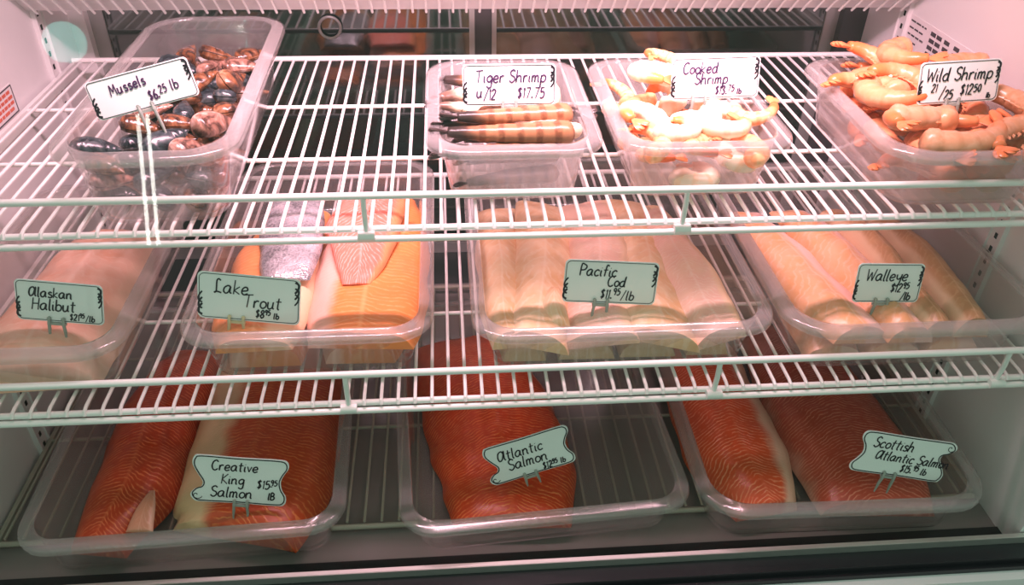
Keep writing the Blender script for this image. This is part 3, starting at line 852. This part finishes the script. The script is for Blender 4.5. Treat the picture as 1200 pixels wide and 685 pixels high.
# cooked shrimp: tight curls
C1 = Pile(make_shrimp('cooked_shrimp', S_COOK, S_TAILO, 0.125, 0.0195, 4.6, 'cooked shrimp', 'cooked shrimp', False))
C2 = Pile(make_shrimp('cooked_shrimp', S_COOKO, S_TAILO, 0.118, 0.0165, 3.4, 'cooked shrimp', 'cooked shrimp', False))
cl1 = 'white curled cooked shrimp in the heap behind the front ones'; cl2 = 'orange tinted cooked shrimp low in the heap'
C1.put((0.300, 1.150, 0.098), (0.25, 0.12, 1.0), 1.0, 'white cooked shrimp at the left edge of its heap')
C1.put((0.330, 1.240, 0.130), (0.20, 0.06, 2.0), 1.1, 'white cooked shrimp high at the back left, beside the sign')
C1.put((0.420, 1.120, 0.095), (0.08, 0.0, 3.6), 1.1, 'large white cooked shrimp arched below the sign')
C1.put((0.350, 1.108, 0.095), (0.08, 0.0, 5.0), 0.9, 'white cooked shrimp with an orange side in the middle of the heap front')
C2.put((0.305, 1.090, 0.084), (0.15, 0.06, 0.2), 1.0, 'orange cooked shrimp at the front left of its pan')
C2.put((0.375, 1.076, 0.081), (0.20, 0.00, 2.9), 1.0, 'orange red cooked shrimp at the front middle of its pan')
C2.put((0.445, 1.074, 0.080), (0.10, 0.06, 0.4), 1.0, 'peach cooked shrimp at the front right of its pan')
C2.put((0.478, 1.160, 0.094), (0.25, 0.20, 4.4), 0.95, 'orange cooked shrimp tail sticking out right of the sign')
C2.put((0.368, 1.335, 0.125), (0.28, 0.06, 1.7), 0.8, 'orange cooked shrimp at the very back of its heap')
C1.put((0.420, 1.275, 0.118), (0.20, 0.12, 0.7), 1.05, 'white cooked shrimp hidden right behind the sign')
rng = random.Random(11)
for i in range(15):
    ix, iy = i % 3, i // 3
    up = 0.030 if i % 2 else 0.062
    (C2 if i % 3 == 0 else C1).put((0.310 + ix * 0.068 + rng.uniform(-0.01, 0.01), 1.085 + iy * 0.062 + rng.uniform(-0.01, 0.01), up + (0.022 if 0 < iy < 4 else 0)),
             (rng.uniform(-0.4, 0.4), rng.uniform(-0.3, 0.3), rng.uniform(0, 6.2)), 0.95, cl2 if i % 3 == 0 else cl1, 'cooked shrimp low in the heap' if i % 3 == 0 else 'white shrimp in the heap')

# wild shrimp: heaped above the rim
W1 = Pile(make_shrimp('wild_shrimp', S_WILD, S_TAILO, 0.150, 0.0225, 2.7, 'wild shrimp', 'wild shrimp'))
W2 = Pile(make_shrimp('wild_shrimp', S_WILDG, S_TAILO, 0.155, 0.0225, 1.7, 'wild shrimp', 'wild shrimp'))
W2.put((0.770, 1.045, 0.100), (0.10, 0.00, 5.74), 1.05, 'greyish peach shrimp curving along the front left rim of the wild shrimp pan')
W2.put((0.850, 1.068, 0.098), (0.05, 0.0, 2.89), 1.05, 'thick peach shrimp directly under the Wild Shrimp sign')
W2.put((0.865, 1.035, 0.100), (0.15, 0.03, 0.5), 0.9, 'peach shrimp at the front right rim below the sign')
W1.put((0.715, 1.110, 0.104), (0.20, 0.12, 2.2), 1.05, 'bright orange shrimp at the left rim of the wild shrimp pan')
W1.put((0.708, 1.190, 0.112), (0.25, 0.12, 4.0), 1.0, 'pale fronted orange shrimp left of the middle of the heap')
W1.put((0.700, 1.250, 0.105), (0.10, 0.12, 1.5), 1.0, 'orange shrimp leaning on the left wall at the back of its pan')
W1.put((0.748, 1.310, 0.116), (0.28, 0.06, 0.6), 1.05, 'peach shrimp topmost at the back left, with a red tail')
W1.put((0.780, 1.310, 0.135), (0.20, 0.06, 3.3), 1.05, 'orange shrimp topmost at the back middle of the heap')
W1.put((0.765, 1.235, 0.118), (0.15, -0.06, 1.2), 1.05, 'orange shrimp in the middle of the heap, left of the sign')
W1.put((0.860, 1.260, 0.130), (0.15, 0.06, 2.6), 1.05, 'orange shrimp behind the upper edge of the Wild Shrimp sign')
W2.put((0.745, 1.125, 0.104), (0.0, 0.05, 5.9), 1.0, 'peach shrimp below the left end of the Wild Shrimp sign')
W2.put((0.880, 1.150, 0.120), (0.20, 0.06, 1.4), 1.0, 'greyish shrimp behind the right end of the Wild Shrimp sign')
wlb = 'peach raw shrimp inside the wild shrimp heap'
rng = random.Random(21)
for i in range(24):
    ix, iy, iz = i % 3, (i // 3) % 4, i // 12
    (W2 if i % 3 == 1 else W1).put((0.745 + ix * 0.046 + rng.uniform(-0.01, 0.01), 1.085 + iy * 0.076 + rng.uniform(-0.012, 0.012), 0.032 + iz * 0.040 + (0.012 if iz and iy > 0 else 0)),
             (rng.uniform(-0.35, 0.35), rng.uniform(-0.3, 0.3), rng.uniform(0, 6.2)), 1.0, wlb, 'shrimp inside the wild heap')

# ------------------------------------------------------------ handwriting
GL = {
 'a': "4,4.6 2.5,5.2 .7,3.8 .4,1.6 1.6,.2 3.2,1.2 4.1,4.6 4,1.2 5,.3", 'b': ".6,9 .5,.3 .5,3.5 2.4,4.9 4,3.4 3.6,.9 2,0 .5,.8",
 'c': "3.8,4 2.5,5 .8,3.8 .5,1.6 1.8,.1 3.8,.8", 'd': "4,4.4 2.4,5 .6,3.4 .6,1.2 2,.1 3.6,1.4 4.2,9 4.1,1.2 5,.3",
 'e': ".6,2.4 3.6,3 3.2,4.8 1.8,4.9 .6,3.4 .6,1.3 2,.1 4,1", 'f': "3.8,8.2 2.6,9 1.8,7.6 1.6,0;.2,5 3.4,5.2",
 'g': "4,4.4 2.4,5 .7,3.6 .8,1.4 2.2,.5 3.8,2 4.1,4.6 3.9,-2.6 2.2,-3.8 .6,-2.6", 'h': ".6,9 .5,0 .7,3.2 2.4,4.9 3.7,3.8 3.8,.8 4.6,.1",
 'i': ".6,4.8 .6,.9 1.5,.1;.7,6.8 .95,6.5", 'k': ".6,9 .5,0;3.6,5 .6,2.4;.6,2.4 3.9,.1", 'l': ".8,9 .6,1 1.6,.1",
 'm': ".5,5 .5,0 .6,3.4 1.9,4.9 2.7,3.6 2.7,0 2.8,3.4 4.1,4.9 5,3.6 5,.8 5.9,.1", 'n': ".5,5 .5,0 .6,3.2 2.3,4.9 3.5,3.7 3.6,.8 4.5,.1",
 'o': "2.4,5 .8,4 .5,1.6 2,.1 3.8,1.4 3.8,3.8 2.2,5", 'p': ".6,5 .5,-4 .6,3.4 2.4,5 4,3.6 3.6,1 2,.1 .6,1", 'r': ".5,5 .6,0 .6,3 1.8,4.8 3.3,4.7",
 's': "3.2,4.3 1.8,5 .7,3.9 1.6,2.8 3,2.2 3.2,.8 1.8,0 .3,.7", 't': "1.6,8 1.5,1 2.6,.1;.1,5.4 3.4,5.6", 'u': ".5,5 .6,1.2 1.8,.1 3.4,1.4 3.7,5 3.7,1.1 4.6,.2",
 'v': ".3,5 1.8,.2;1.8,.2 3.4,5", 'w': ".3,5 1.2,.2 2.5,4 3.6,.2 4.8,5", 'y': ".5,5 1,2 2.3,1.4 3.8,2.8 4,5 3.6,-2.6 2,-3.8 .4,-2.8",
 'A': "5,5.6 3.4,8.4 1,7 .3,3 1.6,.4 3.8,2.4 5.2,8.4 5,2 6,.3", 'B': ".6,0 .6,9 3,8.6 3.6,6.8 2.4,5 .6,4.9 3.2,4.6 4.4,2.6 3,.3 .6,0",
 'C': "4.8,7.6 3.2,9 1.2,7.4 .5,4 1.4,.9 3.2,0 5,1.4", 'H': ".9,9 .5,0;4.9,9 4.5,0;.5,4.6 4.6,4.8", 'K': ".9,9 .6,0;4.6,9 .7,4.2;.7,4.2 4.8,0",
 'L': "3.6,8 2.4,9 1.4,7.6 1.7,1.2 .6,.2 2,.9 4.8,.2", 'M': ".2,0 1,9;1,9 3,2.6;3,2.6 5,9;5,9 5.8,0", 'P': ".9,0 .8,9 3,9 4.8,7.4 3.8,4.9 .9,4.4",
 'S': "4.4,7.8 2.8,9 .9,7.6 1.6,5.2 3.8,4 4.3,1.8 2.4,0 .3,1.4", 'T': ".2,8.4 5.4,9;2.8,8.7 2.4,0", 'W': ".1,9 1.4,0;1.4,0 3.1,6.6;3.1,6.6 4.6,0;4.6,0 6.2,9",
 'D': ".1,0 2.6,9;2.6,9 4.6,0;.9,3.2 4,3.4",
 '0': "2,9 .6,6.6 .6,2.4 2,0 3.5,2.4 3.5,6.6 2,9", '1': ".4,7.2 1.3,9;1.3,9 1.2,0", '2': ".5,7 1.6,9 3.4,8 3,5.2 .3,.2;.3,.2 3.9,.3",
 '3': ".5,8 2,9 3.4,7.4 1.7,5 3.6,3 2.2,0 .3,1", '5': "3.6,9 1,9;1,9 .8,5.2 2.6,5.6 3.8,3.6 3,.8 1.4,0 .3,.9", '6': "3.2,9 1.2,6 .5,2.6 1.6,0 3.4,1 3.4,3.4 1.8,4.4 .6,2.8",
 '7': ".3,8.8 3.8,9;3.8,9 1.6,0", '8': "2.2,4.8 .8,6.8 2.2,9 3.6,7 2.2,4.8 .5,2.4 2,0 3.9,2.2 2.2,4.8", '9': "3.4,7.6 2,9 .6,7.4 1.4,5 3.2,6 3.5,8 3.2,3 2.6,0",
 '$': "3.6,7.6 2,8.4 .8,6.8 3.2,3.6 2.6,1.2 .5,1.6;2.2,9.8 1.9,-.6", '/': ".2,-.8 3.4,9.6", '.': ".2,.2 .8,.9 1.1,.2", '_': "0,-1 4.4,-.7", '-': ".4,4 3,4.2",
}
def ribbon(b, pts, hw, y=0.0):
    """flat pen stroke in the XZ plane facing -Y, with round-ish ends"""
    pts = [Vector((p[0], p[1])) for p in pts]
    k = len(pts)
    L = []; R = []
    for i in range(k):
        t = pts[min(i+1, k-1)] - pts[max(i-1, 0)]
        if t.length < 1e-9: t = Vector((1, 0))
        t.normalize(); n = Vector((-t.y, t.x))
        w = hw * (0.7 if i in (0, k-1) else 1)
        L.append(pts[i] + n * w); R.append(pts[i] - n * w)
    th = 0.0004
    vs = [(p.x, y, p.y) for p in L] + [(p.x, y, p.y) for p in R] + [(p.x, y + th, p.y) for p in L] + [(p.x, y + th, p.y) for p in R]
    fs = []
    for i in range(k - 1):
        fs.append((i, k + i, k + i + 1, i + 1))
        fs.append((2*k + i, 2*k + i + 1, 3*k + i + 1, 3*k + i))
        fs.append((i, i + 1, 2*k + i + 1, 2*k + i)); fs.append((k + i, 3*k + i, 3*k + i + 1, k + i + 1))
    b.add(vs, fs)

def write(b, text, x, z, h, hw, y, slant=0.12, track=0.75, ang=0.0):
    """text starting at x with its baseline at z; h = capital height"""
    s = h / 9.0; cx = 0.0
    ca, sa = cos(ang), sin(ang)
    for ch in text:
        if ch == ' ': cx += 3.0; continue
        g = GL[ch]; mx = 0
        for st in g.split(';'):
            q = [tuple(float(v) for v in p.split(',')) for p in st.split()]
            mx = max(mx, max(p[0] for p in q))
            sm = catmull([(p[0], p[1], 0) for p in q], 6) if len(q) > 2 else [Vector((p[0], p[1], 0)) for p in q]
            out = []
            for p in sm:
                px = (cx + p.x + slant * p.y) * s; pz = p.y * s
                out.append((x + px * ca - pz * sa, z + px * sa + pz * ca))
            ribbon(b, out, hw, y)
        cx += mx + track
    return cx * s

def outline(kind, w, h):
    if kind == 'rect':
        r = min(w, h) * 0.11
        return [(p[0], p[1]) for p in rr(w, h, r, 0, 5)]
    q = [(-.80, 1), (0, .98), (.78, 1), (.96, .92), (.99, .66), (.90, .36), (.84, .05), (.87, -.30), (.96, -.62), (.93, -.92), (.74, -1), (0, -.98), (-.72, -1), (-.93, -.97),
         (-1.02, -.72), (-.93, -.48), (-.80, -.36), (-.77, -.12), (-.88, .24), (-.97, .60), (-.94, .90)]
    if kind == 'scroll_turned': q = [(-a, -c) for a, c in q]
    return [(p.x * w / 2, p.y * h / 2) for p in catmull([(a, c, 0) for a, c in q], 5, True)]

def price_sign(loc, w, h, roll, kind, lines, label, lean=14, ink='ink', clip='clip', prong=0.03, cx=0.0, yaw=0.0):
    root = empty('price_sign', loc, (0, 0, 0), label, 'price sign', 'handwritten price signs')
    root.rotation_euler = (Matrix.Rotation(radians(yaw), 3, 'Z') @ Matrix.Rotation(-radians(lean), 3, 'X') @ Matrix.Rotation(-radians(roll), 3, 'Y')).to_euler()
    o = outline(kind, w, h); n = len(o); t = 0.0016
    b = MB()
    b.add([(p[0], -t/2, p[1]) for p in o] + [(p[0], t/2, p[1]) for p in o],
          [tuple(range(n)), tuple(reversed(range(n, 2*n)))] + [(i, (i+1) % n, n + (i+1) % n, n + i) for i in range(n)])
    card = b.build('card', M['card'], root, False)
    yi = -t/2 - 0.0005
    # printed border and scroll marks
    b = MB()
    f = 0.93 if kind == 'rect' else 0.945
    bo = [(p[0] * (1 - (1 - f) * h / w if kind == 'rect' else f + 0.015), p[1] * f) for p in o]
    ribbon(b, bo + bo[:2], 0.00045 if kind == 'rect' else 0.0009, yi)
    def flame(px, pz, sgn):
        for k in range(3):
            z0 = pz - sgn * 0.13 * h * k
            q = catmull([(px, z0, 0), (px + sgn * 0.035 * w, z0 - sgn * 0.05 * h, 0), (px + sgn * 0.030 * w, z0 - sgn * 0.15 * h, 0), (px + sgn * 0.0 * w, z0 - sgn * 0.24 * h, 0)], 5)
            ribbon(b, [(p.x, p.y) for p in q], 0.0016 - 0.0002 * k, yi - 0.0001)
    if kind == 'rect':
        flame(0.445 * w, 0.43 * h, 1); flame(-0.455 * w, -0.42 * h, -1)
    else:
        sg = -1 if kind == 'scroll' else 1
        c0 = (sg * 0.445 * w, sg * 0.36 * h)
        q = [(c0[0] + 0.0015 * a * cos(a * 1.0) * h / 0.09, c0[1] + 0.0015 * a * sin(a * 1.0) * h / 0.09) for a in [0.3 + 0.3 * i for i in range(20)]]
        ribbon(b, q, 0.0006, yi - 0.0001)
    b.build('printed_border', M['ink'], root, False)
    b = MB()
    for (tx, x, z, hh, *rest) in lines:
        kw = rest[0] if rest else {}
        kw = dict(kw); then = kw.pop('then', ())
        hw = kw.pop('hw', 0.0011)
        if tx[0] == '$': kw['track'] = 1.2
        wx = write(b, tx, (x - 0.5) * w, (z - 0.5) * h, hh * h, hw, yi - 0.0003, **kw)
        xx = (x - 0.5) * w + wx
        for (t2, dz, h2) in then:                     # raised cents and the unit follow on
            xx += write(b, t2, xx, (z + dz - 0.5) * h, h2 * h, hw * 0.85, yi - 0.0003, **dict(kw, track=1.3))
            xx += 0.0006
    b.build('lettering', M[ink], root, False)
    # two-pronged clip
    b = MB()
    for sx in (-0.010, 0.010):
        b.tube([(cx + sx, -0.0035, -h/2 + 0.007), (cx + sx, -0.0036, -h/2 - 0.002), (cx + sx * 1.1, -0.001, -h/2 - prong * 0.5), (cx + sx * 1.15, 0, -h/2 - prong)], [0.0018, 0.0026, 0.0024, 0.0012], 8)
        b.prism((cx + sx, -0.0046, -h/2 + 0.006), (cx + sx, -0.0016, -h/2 + 0.006), 0.0028, n=10)
    b.box((cx - 0.013, -0.0032, -h/2 - 0.0045), (cx + 0.013, 0.0012, -h/2 - 0.0005))
    b.build('clip', M[clip], root, False)
    return root

V = 'ink_violet'
price_sign((-0.425, 1.12, 0.161), 0.148, 0.054, 14.0, 'rect', [('Mussels', .20, .52, .27, dict(ang=.08, track=1.1)), ('$6.', .53, .17, .24, dict(ang=.08, then=(('25', .11, .20), (' lb', .12, .26))))],
           'white Mussels price sign, tilted up to the right over the mussel pan', ink=V, prong=0.05, cx=-0.004)
price_sign((0.095, 1.17, 0.142), 0.141, 0.061, 0.2, 'rect', [('Tiger Shrimp', .13, .56, .30), ('u', .14, .20, .28), ('/12', .22, .14, .26), ('$17.75', .58, .17, .26)],
           'white Tiger Shrimp price sign over the dark shrimp', ink=V, prong=0.03)
price_sign((0.423, 1.2, 0.138), 0.141, 0.064, 1.6, 'rect', [('Cooked', .12, .62, .27), ('Shrimp', .26, .36, .27), ('$13.', .50, .10, .20, dict(then=(('75', .06, .16), (' lb', .0, .14))))],
           'white Cooked Shrimp price sign over the white shrimp', ink=V, cx=-0.025)
price_sign((0.794, 1.15, 0.147), 0.130, 0.064, 2.7, 'rect', [('Wild Shrimp', .08, .54, .31), ('21', .16, .28, .20, dict(hw=.0009)), ('/', .27, .12, .28), ('25', .33, .10, .22), ('$12', .52, .18, .25, dict(then=(('50', .06, .18),))), ('lb', .86, .08, .13, dict(hw=.0008))],
           'white Wild Shrimp price sign over the orange heap', cx=-0.008)
price_sign((-0.575, 1.0, -0.116), 0.122, 0.064, -7.3, 'rect', [('Alaskan', .15, .60, .25), ('Halibut', .17, .28, .29), ('$21', .60, .07, .16, dict(hw=.0009, then=(('95', .08, .11), ('/lb', .0, .15))))],
           'grey white Alaskan Halibut price sign by the left wall', cx=-0.006)
price_sign((-0.300, 0.99, -0.112), 0.148, 0.074, -7.4, 'rect', [('Lake', .15, .57, .30), ('Trout', .44, .31, .28), ('$8', .56, .10, .17, dict(then=(('95', .07, .11), (' lb', .0, .13))))],
           'white Lake Trout price sign with an ivory clip', clip='clip_ivory', cx=-0.018)
price_sign((0.243, 1.0, -0.109), 0.146, 0.070, -4.2, 'rect', [('Pacific', .15, .64, .26), ('Cod', .46, .41, .24), ('$11.', .40, .12, .21, dict(then=(('95', .09, .16), ('/lb', -.02, .22))))],
           'pale green white Pacific Cod price sign among the cod fillets', cx=-0.012)
price_sign((0.692, 1.0, -0.126), 0.110, 0.066, -2.1, 'rect', [('Walleye', .14, .56, .30), ('$12', .54, .27, .22, dict(then=(('95', .09, .16),))), ('/lb', .72, .07, .20)],
           'grey Walleye price sign at the right of the middle shelf', cx=-0.007)
price_sign((-0.347, 0.90, -0.405), 0.151, 0.088, -8.0, 'scroll', [('Creative', .20, .70, .21), ('King', .30, .42, .21), ('Salmon', .19, .13, .23), ('$15', .67, .36, .18, dict(then=(('95', .08, .12),))), ('_', .80, .43, .12), ('lB', .79, .13, .15)],
           'scroll edged Creative King Salmon price sign in the bottom left pan', cx=0.002)
price_sign((0.120, 0.93, -0.409), 0.151, 0.0755, 17.0, 'scroll', [('Atlantic', .15, .56, .27), ('Salmon', .23, .27, .28), ('$12', .60, .05, .17, dict(then=(('95', .07, .12), (' lb', .03, .14)))), ('_', .70, .14, .13)],
           'scroll edged Atlantic Salmon price sign tilted up to the right', cx=-0.008, prong=0.02)
price_sign((0.743, 0.88, -0.398), 0.174, 0.0785, -12.0, 'scroll_turned', [('Scottish', .15, .64, .25), ('Atlantic Salmon', .22, .36, .23), ('$15.', .52, .13, .18, dict(then=(('95', .07, .13), (' lb', .0, .16))))],
           'wide scroll edged Scottish Atlantic Salmon price sign tilted down to the right', cx=-0.012, prong=0.035)

# ------------------------------------------------------------ stickers on the side walls
M['sticker'] = plain('white_sticker', (0.78, 0.74, 0.74), 0.4, 0.4)
M['sticker_ink'] = plain('grey_black_print', (0.06, 0.05, 0.06), 0.5)
M['sticker_red'] = plain('red_print', (0.62, 0.12, 0.07), 0.5)
st = empty('data_sticker', (XR, 1.47, 0.06), label='white data sticker with black printed rows high on the right wall', cat='sticker')
b = MB(); b.box((-0.0012, -0.125, -0.005), (0, 0.125, 0.060)); b.build('backing', M['sticker'], st, False)
b = MB(); rng = random.Random(2)
for r_, (y0, y1) in enumerate([(0.11, 0.05), (0.11, 0.06), (0.11, 0.055), (0.11, 0.08)]):
    z = 0.048 - r_ * 0.013; y = y0
    while y > y1:
        L = rng.uniform(0.006, 0.018)
        b.box((-0.0018, y - L, z), (-0.0012, y, z + 0.003)); y -= L + 0.004
for r_ in range(4):
    for cidx, y0 in enumerate((0.03, 0.008, -0.02, -0.055)):
        z = 0.046 - r_ * 0.013
        b.box((-0.0018, y0 - 0.018, z - 0.002), (-0.0012, y0, z + 0.0055))
b.build('printed_rows', M['sticker_ink'], st, False)
st = empty('warning_sticker', (XL, 1.40, 0.018), label='red printed sticker in a dark frame on the left wall', cat='sticker')
b = MB(); b.box((0, -0.055, -0.028), (0.0012, 0.055, 0.026)); b.build('backing', M['sticker'], st, False)
b = MB()
for r_ in range(4):
    y = -0.046
    while y < 0.042:
        L = rng.uniform(0.007, 0.018); z = 0.012 - r_ * 0.010
        b.box((0.0012, y, z), (0.0019, min(y + L, 0.046), z + 0.0055)); y += L + 0.003
b.build('red_rows', M['sticker_red'], st, False)
b = MB()
for lo, hi in (((-0.053, 0.022), (0.053, 0.024)), ((-0.053, -0.026), (0.053, -0.024)), ((-0.053, -0.026), (-0.051, 0.024)), ((0.051, -0.026), (0.053, 0.024))):
    b.box((0.0012, lo[0], lo[1]), (0.0019, hi[0], hi[1]))
b.build('sticker_frame', M['sticker_ink'], st, False)

# ------------------------------------------------------------ shop floor and lamps across the aisle, mirrored in the leaning glass
b = MB(); b.box((-3.5, -2.6, -1.07), (3.5, 0.742, -1.05))
M['tiles'] = plain('brown_shop_floor', (0.16, 0.14, 0.12), 0.4, 0.5, var=0.15, vscale=3)
struct('floor', b, M['tiles'], label='brown floor of the shop in front of the case')
def glow(name, color, strength):
    m = new_mat(name); t = NT(m)
    e = t.node('ShaderNodeEmission'); e.inputs[0].default_value = (*color, 1); e.inputs[1].default_value = strength
    t.finish(e); return m
lamp = empty('tube_lamp', (-1.295, -1.62, -1.05), label='upright lamp with two white tubes across the aisle', cat='lamp')
b = MB(); b.prism((0, -0.03, 0), (0, -0.03, 0.012), 0.16, 0.15, 28); b.build('base', M['black'], lamp)
b = MB(); b.prism((0, -0.03, 0.012), (0, -0.03, 1.46), 0.014, n=12); b.build('post', M['black'], lamp)
for x in (-0.018, 0.022):
    b = MB(); b.prism((x, 0.0, 0.87), (x, 0.0, 1.43), 0.0075, n=12); b.build('tube', glow('white_tube_glow', (1.0, 1.0, 0.92), 26.0), lamp)
for z in (0.865, 1.435):
    b = MB(); b.box((-0.035, -0.035, z - 0.008), (0.04, 0.01, z + 0.004)); b.build('tube_holder', M['black'], lamp, False)

lamp = empty('globe_lamp', (-1.60, -1.66, -1.05), label='standing lamp with a pale teal globe across the aisle', cat='lamp')
b = MB(); b.prism((0, 0, 0), (0, 0, 0.015), 0.14, 0.13, 28); b.build('base', M['black'], lamp)
b = MB(); b.prism((0, 0, 0.015), (0, 0, 1.66), 0.012, n=12); b.build('post', M['black'], lamp)
b = MB()
b.loft([[(0.085 * sin(pi * i / 14) * cos(2 * pi * j / 24), 0.085 * sin(pi * i / 14) * sin(2 * pi * j / 24), 1.73 - 0.085 * cos(pi * i / 14)) for j in range(24)] for i in range(1, 14)])
b.build('globe', glow('teal_globe_glow', (0.35, 1.0, 0.88), 9.0), lamp)

# ------------------------------------------------------------ lift everything to its height above the shop floor
for o in scene.objects:
    if o.parent is None:
        o.location.z += LIFT
